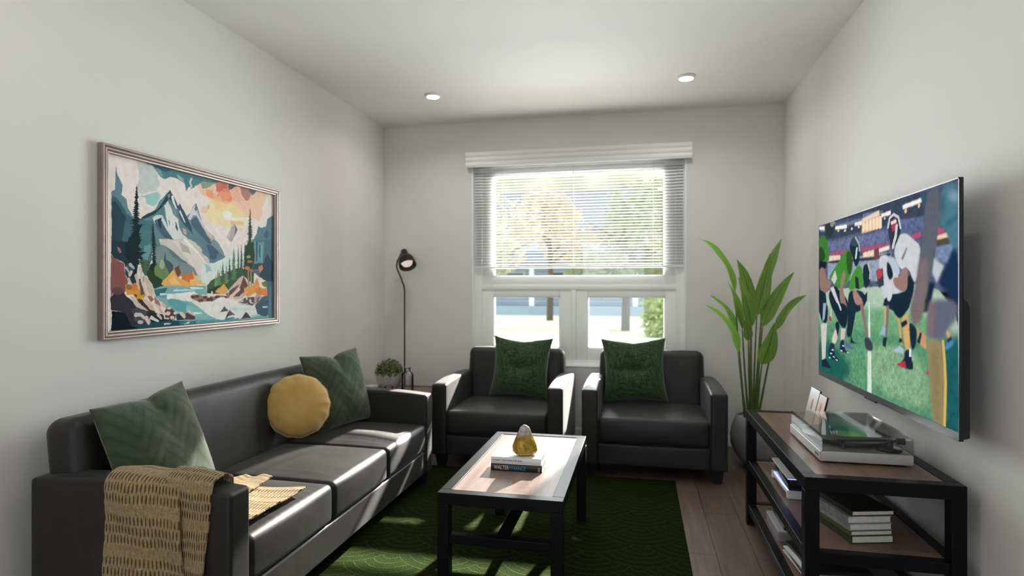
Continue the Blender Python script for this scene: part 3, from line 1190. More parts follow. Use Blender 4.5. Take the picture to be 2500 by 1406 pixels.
def photo_mat(name, sky0, sky1, low, fig, cx):
    t = NT(name)
    v = t.coord()
    x, y, z = t.sep(v)
    n = t.noise(v, 40, 4, 0.65)
    f = t.math('ADD', t.math('MULTIPLY', z, 5.6), t.math('MULTIPLY', t.math('SUBTRACT', n, 0.5), 0.55))
    c = t.ramp(f, [(0.22, low), (0.46, sky0), (0.85, sky1)])
    dx = t.math('DIVIDE', t.math('SUBTRACT', y, cx), 0.016)
    dz = t.math('DIVIDE', t.math('SUBTRACT', z, 0.088), 0.030)
    e = t.math('ADD', t.math('MULTIPLY', dx, dx), t.math('MULTIPLY', dz, dz))
    e = t.math('ADD', e, t.math('MULTIPLY', n, 0.8))
    t.set(**{'Base Color': t.mix(t.math('LESS_THAN', e, 1.2), c, fig), 'Roughness': 0.35})
    return t.m


PFY0, PFY1 = 2.800, 3.050
lean = math.radians(13)
pf = thing('photo_frame', 'pair of dark-edged photographs leaning beside the wall behind the record player', 'photo frame', (0.764, (PFY0 + PFY1) / 2, 0.5745))
for k, (y0, y1, hgt, m) in enumerate(((-0.016, 0.125, 0.163, photo_mat('beach_photo', (0.60, 0.52, 0.50), (0.66, 0.66, 0.68), (0.50, 0.42, 0.34), (0.30, 0.09, 0.035), 0.055)),
                                      (-0.125, -0.019, 0.154, photo_mat('sunset_photo', (0.72, 0.42, 0.28), (0.62, 0.48, 0.50), (0.70, 0.34, 0.17), (0.42, 0.14, 0.02), -0.070)))):
    RL = Matrix.Rotation(lean, 4, 'Y')
    MB().box(0.0, 0.006, y0, y1, 0, hgt, M=RL).build('backing', M['darkmetal'], pf)
    MB().box(-0.0012, -0.0002, y0 + 0.004, y1 - 0.004, 0.004, hgt - 0.001, M=RL).build('photo', m, pf)
b = MB()
b.prism([(0.034, 0.115), (0.038, 0.115), (0.085, 0.0), (0.081, 0.0)], 'y', 0.0, 0.04)
b.build('stand', M['darkmetal'], pf)

# ---------------------------------------------------------------- game console on the middle shelf
SH1 = 0.327
gc = thing('game_console', 'white and black game console glowing blue on the middle shelf', 'game console', (0.600, 2.640, SH1))
shell = plain('matte_white_shell', (0.74, 0.73, 0.71), 0.45, var=0.02)
glow = emit('blue_glow', (0.22, 0.26, 1.0), 2.2)


def gplate(zc, y1, th, bow):
    """curved side plate seen edge on, front edge bowed; lies flat"""
    vs, fs = [], []
    n = 16
    for i in range(n + 1):
        s = i / n
        y = s * y1
        z = zc + bow * (2 * s - 1) ** 2
        vs += [(0, y, z), (0.25, y, z), (0.25, y, z + th), (0, y, z + th)]
    for i in range(n):
        a = 4 * i
        for k in range(4):
            fs.append((a + k, a + (k + 1) % 4, a + 4 + (k + 1) % 4, a + 4 + k))
    fs += [(3, 2, 1, 0), (4 * n, 4 * n + 1, 4 * n + 2, 4 * n + 3)]
    return vs, fs


MB().add(*gplate(0.018, 0.30, 0.010, 0.004)).build('lower_shell', shell, gc, smooth=True, angle=40)
MB().add(*gplate(0.082, 0.29, 0.008, 0.002)).build('upper_shell', shell, gc, smooth=True, angle=40)
MB().box(0.008, 0.235, 0.012, 0.282, 0.0275, 0.0815, 0.010, 4).build('body', plain('glossy_black_body', (0.006, 0.006, 0.010), 0.12), gc, smooth=True, angle=40)
MB().box(0.0035, 0.22, 0.0075, 0.286, 0.0285, 0.0310, 0.001).build('light_strip', glow, gc)
MB().box(0.0035, 0.22, 0.0075, 0.030, 0.0788, 0.0805, 0.0006).build('light_strip', glow, gc)
for y in (0.0, 0.280):
    MB().box(0.0, 0.25, y, y + 0.020, 0.0, 0.022, 0.003).build('stand_bar', shell, gc, smooth=True, angle=40)

# ---------------------------------------------------------------- books on the middle shelf
olive = plain('olive_book_cloth', (0.085, 0.095, 0.022), 0.6)
dgreen = plain('dark_green_book_cloth', (0.022, 0.034, 0.012), 0.6)
greycov = plain('grey_book_jacket', (0.30, 0.29, 0.29), 0.5, var=0.25, scale=30)
blackg = plain('black_green_book_cover', (0.010, 0.012, 0.007), 0.5)
ang = math.radians(15)


def shelf_book(label, x, y, z, w, d, h, cover):
    # spine faces the room (local -y turned to -x); ends face the camera
    k = thing('book', label, 'book', (x, y, z), ang - PI / 2, 'stacked books on the middle shelf')
    b = MB()
    cv = 0.0025
    b.box(-d, 0, 0, w, 0, cv, 0.0006).box(-d, 0, 0, w, h - cv, h, 0.0006)
    b.box(-d, 0, -0.0005, 0.0035, 0.0, h, 0.001)
    b.build('cover', cover, k)
    MB().box(-d + 0.003, -0.003, 0.003, w - 0.003, cv, h - cv).build('pages', M['paper'], k)


dirx = Vector((math.cos(ang), math.sin(ang), 0))
zz = SH1
for (lab, ox, w, h, cv) in (('dark green book at the bottom of the stack on the middle shelf', 0.000, 0.150, 0.0265, dgreen),
                            ('thin olive green book second from the bottom of the shelf stack', -0.003, 0.149, 0.0175, olive),
                            ('light grey book in the middle of the shelf stack', -0.007, 0.151, 0.0235, greycov),
                            ('thick pale grey book just under the black one on the shelf stack', -0.014, 0.156, 0.0255, greycov),
                            ('thin black book on top of the stack on the middle shelf', 0.001, 0.152, 0.0175, blackg)):
    shelf_book(lab, 0.709 + dirx.x * ox, 2.223 + dirx.y * ox, zz, w, 0.235, h, cv)
    zz += h + 0.0003

# ---------------------------------------------------------------- bottom shelf: box and records
SH0 = 0.105
bx = thing('storage_box', 'silver-grey flat box with dark lid panel on the bottom shelf', 'box', (0.588, 2.748, SH0))
MB().box(0, 0.26, 0, 0.25, 0, 0.040, 0.002).build('body', plain('grey_card', (0.30, 0.30, 0.29), 0.5), bx)
MB().box(0.001, 0.259, 0.001, 0.249, 0.0402, 0.0445, 0.001).build('lid', plain('silver_card', (0.55, 0.56, 0.57), 0.35), bx)
MB().box(0.026, 0.24, 0.012, 0.235, 0.0446, 0.062, 0.004, 3).build('lid_panel', M['black'], bx, smooth=True, angle=40)
mags = [(0.010, 0.015, 'black', 'black magazine at the bottom of the pile on the lowest shelf'), (0.006, 0.004, 'paper', 'cream magazine near the bottom of the lowest-shelf pile'),
        (0.012, 0.000, 'black', 'thick black magazine in the middle of the lowest-shelf pile'), (0.005, 0.010, 'white', 'white magazine under the top of the lowest-shelf pile'),
        (0.006, 0.016, 'paper', 'cream magazine second from the top of the lowest-shelf pile'), (0.012, 0.024, 'black', 'black magazine on top of the pile on the lowest shelf')]
zz = SH0
for k, (h, ox, m, lab) in enumerate(mags):
    g = MB()
    g.box(0, 0.21, 0, 0.27, 0, h, 0.001)
    o = g.build('magazine', M[m])
    o.location = (0.604 + ox, 2.36 + 0.004 * (k % 3), zz)
    o.rotation_euler = (0, 0, math.radians([4, 6, 3, 7, 5, 8][k]))
    tag(o, lab, 'magazine', 'magazines on the bottom shelf')
    zz += h + 0.0003

# ---------------------------------------------------------------- television
TVX, TVY0, TVY1, TVZ0, TVZ1 = 0.940, 2.021, 3.440, 0.739, 1.533
tv = thing('wall_television', 'large flat television on the right wall showing an american football game', 'television', (TVX, (TVY0 + TVY1) / 2, (TVZ0 + TVZ1) / 2))
hy, hz = (TVY1 - TVY0) / 2, (TVZ1 - TVZ0) / 2
BZ = 0.026                          # chin under the picture
b = MB()
b.box(0.0, 0.011, -hy, hy, -hz, hz, 0.0015)
b.build('panel', M['black'], tv, smooth=True, angle=35)
b = MB()
for (y0, y1, z0, z1) in ((-hy, -hy + 0.004, -hz + BZ, hz), (hy - 0.004, hy, -hz + BZ, hz), (-hy, hy, hz - 0.004, hz)):
    b.box(-0.0022, 0.0, y0, y1, z0, z1)
b.box(-0.0022, 0.0, -hy, hy, -hz, -hz + BZ)
b.build('bezel', plain('dark_bezel', (0.020, 0.022, 0.026), 0.35), tv)
b = MB()
b.prism([(0.011, -hz + 0.004), (0.030, -hz + 0.010), (0.030, 0.00), (0.024, 0.02), (0.011, 0.03)], 'y', -hy + 0.006, hy - 0.006)
b.build('rear_housing', M['black'], tv)
MB().box(-0.001, 0.012, -0.06, 0.06, -hz - 0.008, -hz + 0.002, 0.002).build('sensor', M['black'], tv)
b = MB()
b.box(0.030, XR - TVX, -0.22, -0.16, -0.20, 0.00).box(0.030, XR - TVX, 0.16, 0.22, -0.20, 0.00)
b.box(XR - TVX - 0.008, XR - TVX, -0.28, 0.28, -0.14, -0.04)
b.build('wall_bracket', M['blacksteel'], tv)


def art_mesh(name, art, mat, parent, fn):
    """one flat sheet whose vertices carry the picture's colours; fn(u, v) gives the point, v runs downward"""
    Hh, Ww, _ = art.shape
    uu, vv = np.meshgrid((np.arange(Ww)) / (Ww - 1), (np.arange(Hh)) / (Hh - 1))
    P = fn(uu.ravel(), vv.ravel())
    idx = np.arange(Hh * Ww).reshape(Hh, Ww)
    F = np.stack([idx[1:, :-1], idx[1:, 1:], idx[:-1, 1:], idx[:-1, :-1]], -1).reshape(-1, 4)
    me = bpy.data.meshes.new(name)
    me.vertices.add(len(P))
    me.vertices.foreach_set('co', P.astype(np.float32).ravel())
    me.loops.add(F.size)
    me.loops.foreach_set('vertex_index', F.astype(np.int32).ravel())
    me.polygons.add(len(F))
    me.polygons.foreach_set('loop_start', np.arange(0, F.size, 4, dtype=np.int32))
    me.materials.append(mat)
    ca = me.color_attributes.new('paint', 'FLOAT_COLOR', 'POINT')
    rgba = np.concatenate([art.reshape(-1, 3), np.ones((Hh * Ww, 1))], 1).astype(np.float32)
    ca.data.foreach_set('color', rgba.ravel())
    me.update(calc_edges=True)
    o = bpy.data.objects.new(name, me)
    COL.objects.link(o)
    o.parent = parent
    return o


class Art:
    def __init__(self, W, H, seed=1):
        self.W, self.H = W, H
        self.img = np.zeros((H, W, 3))
        self.rng = np.random.RandomState(seed)
        self.v, self.u = np.mgrid[0:H, 0:W]
        self.u = (self.u + 0.5) / W
        self.v = (self.v + 0.5) / H
        self.asp = W / H
        self.n1 = self.fbm(18, 4) - 0.5
        self.n2 = self.fbm(18, 4) - 0.5
        self.n3 = self.fbm(60, 2)

    def smooth(self, cu, cv):
        g = self.rng.rand(cv + 2, cu + 2)
        x = self.u * cu
        y = self.v * cv
        i, j = x.astype(int), y.astype(int)
        fx, fy = x - i, y - j
        fx = fx * fx * (3 - 2 * fx)
        fy = fy * fy * (3 - 2 * fy)
        return (g[j, i] * (1 - fx) + g[j, i + 1] * fx) * (1 - fy) + (g[j + 1, i] * (1 - fx) + g[j + 1, i + 1] * fx) * fy

    def fbm(self, c, o=3, asp=None):
        r, a, tot = 0, 1.0, 0
        for k in range(o):
            r = r + a * self.smooth(max(1, int(c * 2 ** k)), max(1, int(c * 2 ** k / (asp or self.asp))))
            tot += a
            a *= 0.55
        return r / tot

    def mask(self, pts, warp=0.0):
        u = self.u + self.n1 * warp
        v = self.v + self.n2 * warp * self.asp
        inside = np.zeros(u.shape, bool)
        n = len(pts)
        for i in range(n):
            x0, y0 = pts[i]
            x1, y1 = pts[(i + 1) % n]
            if y0 == y1:
                continue
            c = ((y0 > v) != (y1 > v)) & (u < (x1 - x0) * (v - y0) / (y1 - y0) + x0)
            inside ^= c
        return inside.astype(float)

    def paint(self, m, col, a=1.0, var=0.0):
        c = np.array(srgb(*col)) if max(col) > 1.0 else np.array(col)
        m = (m * a)[..., None]
        k = c * (1 + var * (self.n3[..., None] - 0.5) * 2) if var else c
        self.img = self.img * (1 - m) + k * m

    def poly(self, pts, col, warp=0.0, a=1.0, var=0.0, blur=0):
        m = self.mask(pts, warp)
        if blur:
            m = self.blur(m, blur)
        self.paint(m, col, a, var)

    def blur(self, m, r):
        for ax in (0, 1):
            for _ in range(2):
                pad = [(r, r), (0, 0)] if ax == 0 else [(0, 0), (r, r)]
                q = np.pad(m, pad, mode='edge')
                n = m.shape[ax]
                m = sum(np.take(q, range(d, d + n), axis=ax) for d in range(2 * r + 1)) / (2 * r + 1)
        return m

    def ell(self, cx, cy, rx, ry, col, a=1.0, soft=0.0, warp=0.0, rot=0.0, var=0.0):
        du = self.u + self.n1 * warp - cx
        dv = (self.v + self.n2 * warp * self.asp - cy)
        if rot:
            x, y = du * self.asp, dv
            c, s = math.cos(rot), math.sin(rot)
            du, dv = (x * c + y * s) / self.asp, -x * s + y * c
        e = (du / rx) ** 2 + (dv / ry) ** 2
        m = np.clip((1 + soft - e) / max(soft, 1e-6), 0, 1) if soft else (e < 1).astype(float)
        self.paint(m, col, a, var)

    def line(self, pts, w, col, warp=0.0, a=1.0, w1=None, soft=False, var=0.0):
        u = (self.u + self.n1 * warp) * self.asp
        v = self.v + self.n2 * warp * self.asp
        m = np.zeros(u.shape)
        n = len(pts) - 1
        for i in range(n):
            x0, y0 = pts[i][0] * self.asp, pts[i][1]
            x1, y1 = pts[i + 1][0] * self.asp, pts[i + 1][1]
            L = (x1 - x0) ** 2 + (y1 - y0) ** 2 + 1e-12
            t = np.clip(((u - x0) * (x1 - x0) + (v - y0) * (y1 - y0)) / L, 0, 1)
            d = np.hypot(u - x0 - t * (x1 - x0), v - y0 - t * (y1 - y0))
            g = (i + t) / n
            ww = w + ((w1 if w1 is not None else w) - w) * g
            m = np.maximum(m, np.clip((ww - d) / (ww * 0.6), 0, 1) if soft else (d < ww))
        self.paint(m, col, a, var)

    def fir(self, x, top, bot, half, col, lean=0.0, var=0.15):
        """ragged conifer"""
        n = int(14 + 60 * (bot - top))
        L, R = [], []
        for i in range(n):
            t = i / (n - 1)
            y = top + (bot - top) * t
            w = half * 1.35 * (0.06 + 0.94 * t ** 0.8)
            k = 0.55 + 0.65 * self.rng.rand()
            xx = x + lean * t
            L += [(xx - w * k / self.asp * 1.0, y + 0.012 * self.rng.rand()), (xx - w * k * 0.35 / self.asp, y + 0.006)]
            k = 0.55 + 0.65 * self.rng.rand()
            R += [(xx + w * k / self.asp, y + 0.012 * self.rng.rand()), (xx + w * k * 0.35 / self.asp, y + 0.006)]
        self.poly([(x, top - 0.01)] + R + L[::-1], col, var=var)


PAINT_STROKES = [
("p",[(.125,-.014),(.138,.031),(.145,.071),(.135,.145),(.132,.187),(.158,.198),(.184,.174),(.233,.154),(.244,.116),(.229,.037),(.212,.008),(.178,.002),(.168,-.016)],(190,198,193),.02,.0,0,1),
("p",[(.145,.209),(.171,.211),(.178,.244),(.212,.258),(.233,.232),(.254,.183),(.233,.162),(.198,.179),(.171,.199)],(150,190,185),.02,.0,0,1),
("p",[(.164,-.011),(.184,.008),(.212,.008),(.24,.056),(.269,.074),(.302,.047),(.343,.058),(.375,.068),(.385,.116),(.399,.085),(.448,.062),(.552,.045),(.552,-.024),(.435,-.019)],(82,126,134),.012,.0,0,1),
("p",[(.411,-.018),(.54,-.02),(.656,-.025),(.738,-.021),(.701,.005),(.674,.036),(.651,.051),(.569,.089),(.549,.058),(.472,.082),(.438,.057),(.434,.079),(.411,.093)],(84,130,138),.012,.0,0,1),
("p",[(.168,-.016),(.226,-.026),(.298,-.019),(.328,-.001),(.276,.024),(.261,.024),(.212,.013)],(62,98,114),.02,.0,0,1),
("p",[(.332,.025),(.367,.038),(.375,.063),(.343,.053)],(150,172,175),.01,.0,0,1),
("p",[(.226,.021),(.254,.021),(.265,.058),(.24,.056)],(120,150,150),.01,.0,0,1),
("p",[(.453,.044),(.561,.015),(.569,.089),(.549,.09),(.524,.069),(.488,.083)],(142,152,140),.02,.0,0,1),
("p",[(.553,.026),(.638,-.013),(.701,.001),(.757,-.009),(.796,-.014),(.826,.042),(.861,-.014),(.94,-.023),(.94,.051),(.908,.109),(.913,.169),(.877,.231),(.816,.217),(.757,.228),(.656,.251),(.621,.261),(.586,.24),(.557,.178),(.516,.138),(.48,.12),(.445,.059),(.468,.048),(.492,.086),(.512,.072)],(232,192,168),.02,.0,0,1),
("p",[(.557,.025),(.642,-.014),(.66,.035),(.678,.072),(.685,.109),(.656,.153),(.629,.186),(.603,.173),(.569,.184),(.561,.137),(.586,.085),(.569,.044)],(222,140,114),.025,.0,0,1),
("p",[(.582,.068),(.656,.059),(.674,.078),(.656,.115),(.612,.125),(.59,.103)],(228,150,124),.02,.0,0,1),
("p",[(.565,.018),(.638,-.01),(.651,.032),(.603,.063),(.573,.079)],(196,122,104),.02,.0,0,1),
("p",[(.508,.078),(.549,.072),(.561,.105),(.561,.137),(.52,.132),(.508,.113)],(228,158,122),.02,.0,0,1),
("p",[(.557,.11),(.599,.101),(.612,.153),(.569,.18),(.557,.156)],(232,176,138),.02,.0,0,1),
("p",[(.734,.002),(.796,-.019),(.816,.04),(.796,.088),(.772,.089),(.743,.047)],(176,128,116),.02,.0,0,1),
("p",[(.674,.031),(.701,.01),(.729,.022),(.738,.058),(.767,.1),(.729,.118),(.692,.117),(.674,.078)],(226,176,148),.02,.0,0,1),
("p",[(.798,-.015),(.864,-.017),(.851,.021),(.826,.045),(.806,.022)],(112,118,118),.012,.0,0,1),
("p",[(.54,-.016),(.656,-.023),(.638,-.008),(.578,.008),(.549,.007)],(72,98,112),.012,.0,0,1),
("p",[(.651,-.01),(.738,-.018),(.701,.01),(.674,.038),(.656,.045)],(104,100,104),.015,.0,0,1),
("e",(.638,.231),(.119,.078),(246,214,158),1.0,.8,.01,0,0),
("e",(.645,.232),(.026,.028),(255,250,235),.8,1,.01,0,0),
("l",[(.638,.258),(.826,.22)],.012,(238,226,216),.004,.006,0,1),
("l",[(.674,.28),(.757,.269)],.013,(236,184,150),.012,.006,0,1),
("e",(.494,.218),(.02,.026),(230,186,160),.3,.9,.01,0,0),
("e",(.52,.195),(.007,.015),(190,180,170),.3,.9,.01,0,0),
("p",[(.544,.311),(.578,.324),(.612,.309),(.656,.349),(.694,.277),(.719,.32),(.757,.339),(.796,.378),(.729,.458),(.665,.488),(.612,.502),(.578,.442)],(224,215,211),.015,.0,0,1),
("p",[(.694,.277),(.719,.325),(.701,.371),(.674,.421),(.642,.397),(.665,.338)],(176,166,168),.015,.0,0,1),
("p",[(.695,.289),(.72,.325),(.696,.371),(.701,.328)],(98,112,122),.012,.0,0,1),
("p",[(.656,.349),(.674,.327),(.665,.385),(.651,.405)],(205,182,176),.012,.0,0,1),
("p",[(.443,.187),(.461,.237),(.48,.308),(.512,.36),(.557,.408),(.586,.441),(.621,.506),(.638,.546),(.528,.554),(.382,.451),(.389,.285),(.411,.256),(.426,.214)],(122,144,152),.012,.0,0,1),
("p",[(.434,.208),(.453,.239),(.47,.31),(.449,.274),(.426,.279),(.411,.307),(.397,.301),(.411,.256)],(206,205,206),.015,.0,0,1),
("p",[(.441,.194),(.453,.226),(.445,.249),(.434,.234)],(110,120,130),.012,.0,0,1),
("p",[(.488,.329),(.565,.407),(.54,.423),(.496,.363)],(192,164,164),.012,.0,0,1),
("p",[(.411,.311),(.449,.283),(.48,.33),(.508,.379),(.54,.441),(.508,.458),(.468,.419),(.434,.38)],(76,102,118),.015,.0,0,1),
("l",[(.457,.273),(.488,.338),(.54,.401)],.01,(200,192,194),.004,.006,0,1),
("p",[(.299,.135),(.329,.196),(.342,.229),(.355,.214),(.377,.273),(.413,.329),(.469,.395),(.528,.447),(.599,.501),(.631,.532),(.568,.587),(.508,.716),(.413,.717),(.242,.563),(.211,.469),(.15,.344),(.191,.308),(.222,.273),(.242,.22),(.27,.184)],(98,130,140),.01,.0,0,1),
("p",[(.285,.207),(.306,.252),(.313,.286),(.343,.317),(.351,.365),(.367,.409),(.407,.436),(.448,.459),(.448,.516),(.306,.439),(.291,.388),(.287,.349),(.276,.293),(.273,.241)],(208,210,207),.015,.0,0,1),
("p",[(.3,.135),(.312,.17),(.307,.207),(.294,.192),(.287,.207),(.254,.253),(.233,.288),(.205,.315),(.196,.321),(.247,.25),(.28,.177)],(46,70,80),.008,.0,0,1),
("p",[(.287,.171),(.302,.154),(.298,.182),(.291,.193)],(110,140,145),.008,.0,0,1),
("p",[(.311,.17),(.328,.207),(.34,.236),(.328,.247),(.315,.232),(.306,.198)],(58,84,92),.01,.0,0,1),
("l",[(.311,.177),(.319,.213),(.33,.242)],.01,(214,218,216),.006,.006,0,1),
("l",[(.164,.341),(.191,.313),(.233,.282),(.254,.247)],.012,(44,66,76),.008,.006,0,1),
("p",[(.198,.327),(.254,.258),(.276,.222),(.28,.31),(.291,.388),(.269,.369),(.233,.34),(.215,.343)],(86,128,138),.01,.0,0,1),
("l",[(.217,.343),(.233,.321),(.256,.314)],.022,(196,206,206),.01,.006,0,1),
("p",[(.219,.347),(.252,.32),(.265,.37),(.291,.397),(.313,.447),(.302,.467),(.269,.444),(.24,.404),(.222,.372)],(74,98,114),.012,.0,0,1),
("p",[(.233,.34),(.254,.323),(.254,.385),(.24,.378)],(46,64,78),.015,.0,0,1),
("p",[(.338,.232),(.351,.21),(.383,.273),(.419,.355),(.427,.405),(.403,.371),(.367,.331),(.347,.298),(.34,.263)],(60,86,98),.012,.0,0,1),
("p",[(.28,.31),(.298,.333),(.298,.36),(.287,.349)],(60,88,104),.012,.0,0,1),
("p",[(.328,.328),(.343,.367),(.34,.394),(.33,.364)],(70,86,96),.012,.0,0,1),
("l",[(.351,.261),(.379,.324)],.008,(210,212,212),.004,.006,0,1),
("l",[(.276,.244),(.283,.309),(.294,.383)],.012,(204,212,212),.006,.006,0,1),
("l",[(.261,.331),(.287,.389),(.306,.422)],.012,(200,208,208),.006,.006,0,1),
("p",[(.367,.363),(.387,.374),(.387,.411),(.371,.404)],(188,168,160),.01,.0,0,1),
("p",[(.313,.241),(.328,.256),(.332,.301),(.317,.285)],(120,140,140),.012,.0,0,1),
("p",[(.23,.457),(.308,.447),(.377,.428),(.413,.434),(.469,.481),(.518,.552),(.533,.606),(.508,.726),(.46,.727),(.413,.654),(.342,.606),(.266,.551)],(198,192,183),.015,.0,0,1),
("p",[(.308,.457),(.377,.449),(.46,.524),(.508,.607),(.488,.705),(.432,.632),(.368,.532)],(212,205,197),.015,.0,0,1),
("l",[(.377,.438),(.46,.524),(.508,.596)],.01,(226,220,212),.004,.006,0,1),
("p",[(.342,.453),(.395,.488),(.413,.539),(.368,.522)],(170,168,162),.02,.0,0,1),
("p",[(.48,.422),(.508,.445),(.536,.451),(.569,.483),(.599,.508),(.634,.53),(.599,.558),(.544,.58),(.516,.542),(.48,.519)],(98,124,142),.012,.0,0,1),
("p",[(.508,.45),(.54,.451),(.586,.505),(.561,.552),(.528,.55)],(76,98,116),.015,.0,0,1),
("p",[(.219,.471),(.274,.494),(.32,.528),(.395,.596),(.435,.625),(.454,.679),(.327,.682),(.274,.642),(.263,.701),(.219,.702)],(118,140,140),.012,.0,0,1),
("p",[(.274,.494),(.327,.536),(.395,.596),(.376,.597),(.313,.558)],(98,120,124),.012,.0,0,1),
("p",[(.484,.593),(.549,.58),(.603,.558),(.638,.532),(.719,.449),(.757,.504),(.701,.613),(.569,.646),(.528,.719),(.484,.729),(.468,.637)],(206,216,212),.015,.0,0,1),
("p",[(.488,.593),(.52,.6),(.54,.639),(.504,.658)],(160,190,192),.02,.0,0,1),
("p",[(.021,.214),(.037,.194),(.038,.134),(.043,.059),(.047,.112),(.07,.162),(.065,.219),(.087,.239),(.093,.295),(.112,.332),(.158,.345),(.205,.319),(.219,.364),(.254,.498),(.021,.555)],(96,130,138),.01,.0,0,1),
("p",[(.021,.234),(.047,.24),(.065,.268),(.084,.325),(.115,.344),(.171,.347),(.212,.365),(.233,.501),(.021,.555)],(66,98,108),.015,.0,0,1),
("p",[(.138,.352),(.212,.348),(.205,.452),(.184,.506),(.141,.51)],(76,118,122),.02,.0,0,1),
("p",[(.021,.27),(.041,.257),(.062,.309),(.084,.345),(.078,.395),(.069,.47),(.093,.516),(.021,.555)],(46,72,84),.02,.0,0,1),
("p",[(.084,.37),(.109,.382),(.106,.444),(.081,.427)],(72,100,112),.02,.0,0,1),
("p",[(.135,.477),(.209,.468),(.203,.596),(.19,.638),(.177,.679),(.164,.671),(.148,.592)],(72,114,120),.012,.0,0,1),
("p",[(.17,.501),(.203,.489),(.199,.539),(.186,.593),(.157,.583)],(104,146,150),.02,.0,0,1),
("p",[(.02,.491),(.138,.476),(.138,.58),(.142,.62),(.132,.704),(.105,.721),(.081,.682),(.078,.62),(.066,.605),(.034,.588),(.02,.566)],(38,58,68),.012,.0,0,1),
("p",[(.096,.485),(.138,.48),(.132,.561),(.096,.564)],(28,44,48),.01,.0,0,1),
("p",[(.148,.592),(.196,.596),(.19,.678),(.17,.687),(.157,.655)],(72,98,76),.012,.0,0,1),
("f",.133,.153,.613,.05,(30,46,48),-.007),
("p",[(.096,.466),(.138,.382),(.168,.377),(.145,.418),(.158,.467),(.141,.51),(.09,.516)],(28,44,48),.02,.0,0,1),
("p",[(.081,.487),(.138,.48),(.132,.541),(.18,.54),(.151,.563),(.161,.591),(.138,.584),(.129,.696),(.117,.705),(.105,.614),(.081,.573)],(28,44,48),.012,.0,0,1),
("f",.211,.355,.735,.03,(34,52,48),.008),
("p",[(.196,.617),(.223,.615),(.229,.702),(.229,.743),(.196,.719),(.186,.703)],(34,52,46),.012,.0,0,1),
("p",[(.046,.514),(.06,.524),(.066,.551),(.057,.556),(.049,.537)],(150,110,110),.01,.0,0,1),
("p",[(1.028,.137),(.951,.203),(.94,.257),(.897,.284),(.871,.275),(.861,.329),(.846,.371),(.826,.532),(1.04,.516)],(94,126,138),.012,.0,0,1),
("p",[(.831,.388),(1.04,.363),(1.04,1.009),(.951,.982),(.887,.896),(.897,.826),(.945,.811),(.945,.693),(.887,.674),(.826,.621)],(84,112,124),.012,.0,0,1),
("p",[(.841,.397),(.924,.387),(.913,.556),(.846,.566)],(104,146,152),.02,.0,0,1),
("p",[(.945,.477),(.984,.536),(1.011,.587),(1.011,.702),(.951,.703),(.892,.674),(.887,.614),(.836,.606),(.841,.566),(.877,.569),(.924,.571)],(62,80,94),.02,.0,0,1),
("p",[(.94,.282),(.962,.315),(.945,.374),(.918,.352)],(76,102,122),.02,.0,0,1),
("l",[(.903,.42),(.904,.557)],.01,(132,168,166),.006,.006,0,1),
("l",[(.864,.404),(.861,.545)],.01,(58,90,100),.006,.006,0,1),
("l",[(.887,.422),(.886,.513)],.008,(60,92,98),.006,.006,0,1),
("p",[(.516,.737),(.54,.706),(.582,.682),(.638,.644),(.71,.612),(.786,.613),(.841,.636),(.836,.725),(.762,.668),(.701,.717),(.656,.774),(.569,.755),(.512,.791)],(66,94,68),.015,.0,0,1),
("f",.722,.44,.659,.016,(62,84,80),.0),
("f",.745,.427,.659,.024,(66,88,82),.0),
("f",.772,.415,.658,.03,(64,84,76),.0),
("f",.69,.467,.689,.034,(92,126,88),.0),
("f",.614,.576,.727,.03,(72,104,80),.0),
("f",.66,.535,.699,.022,(62,86,78),.0),
("f",.638,.579,.718,.022,(112,142,102),.0),
("f",.582,.628,.737,.022,(112,142,98),.0),
("f",.567,.665,.742,.02,(122,150,104),.0),
("f",.593,.636,.737,.02,(98,130,90),.0),
("f",.536,.706,.755,.022,(70,96,70),.0),
("f",.811,.149,.632,.05,(60,78,68),-.003),
("p",[(.772,.425),(.841,.407),(.846,.496),(.826,.611),(.776,.609),(.762,.503)],(56,76,64),.02,.0,0,1),
("e",(.798,.517),(.015,.011),(170,160,120),.4,.8,.01,0,0),
("e",(.808,.553),(.019,.01),(170,116,90),.4,.9,.01,0,0),
("e",(.791,.603),(.017,.013),(200,126,90),.4,.9,.01,0,0),
("e",(.816,.617),(.02,.009),(176,110,84),.4,.8,.01,0,0),
("l",[(.798,.632),(.8,.75)],.008,(156,128,112),None,.006,0,1),
("l",[(.819,.627),(.818,.75)],.008,(160,130,112),None,.006,0,1),
("p",[(.25,.706),(.291,.675),(.32,.64),(.331,.674),(.361,.699),(.402,.716),(.426,.648),(.442,.697),(.45,.751),(.263,.747)],(226,166,96),.015,.0,0,1),
("p",[(.291,.701),(.327,.682),(.357,.734),(.313,.739)],(232,186,120),.02,.0,0,1),
("p",[(.361,.664),(.426,.662),(.428,.693),(.399,.72),(.364,.699)],(198,118,62),.02,.0,0,1),
("p",[(.327,.631),(.349,.614),(.359,.655),(.349,.691),(.331,.661)],(120,72,58),.02,.0,0,1),
("p",[(.274,.528),(.281,.582),(.295,.585),(.316,.61),(.316,.64),(.295,.673),(.277,.633),(.265,.592)],(76,86,92),.012,.0,0,1),
("p",[(.229,.615),(.257,.567),(.274,.604),(.291,.645),(.299,.671),(.267,.701),(.246,.743),(.219,.735),(.219,.636)],(106,132,82),.015,.0,0,1),
("e",(.257,.609),(.013,.025),(160,176,160),.4,.8,.01,0,0),
("p",[(.177,.679),(.196,.637),(.223,.677),(.257,.701),(.253,.735),(.281,.754),(.216,.76),(.196,.719)],(48,66,48),.015,.0,0,1),
("p",[(.404,.704),(.411,.742),(.52,.732),(.468,.712),(.434,.695)],(226,178,112),.012,.0,0,1),
("p",[(.408,.661),(.426,.669),(.43,.699),(.408,.704)],(196,116,62),.012,.0,0,1),
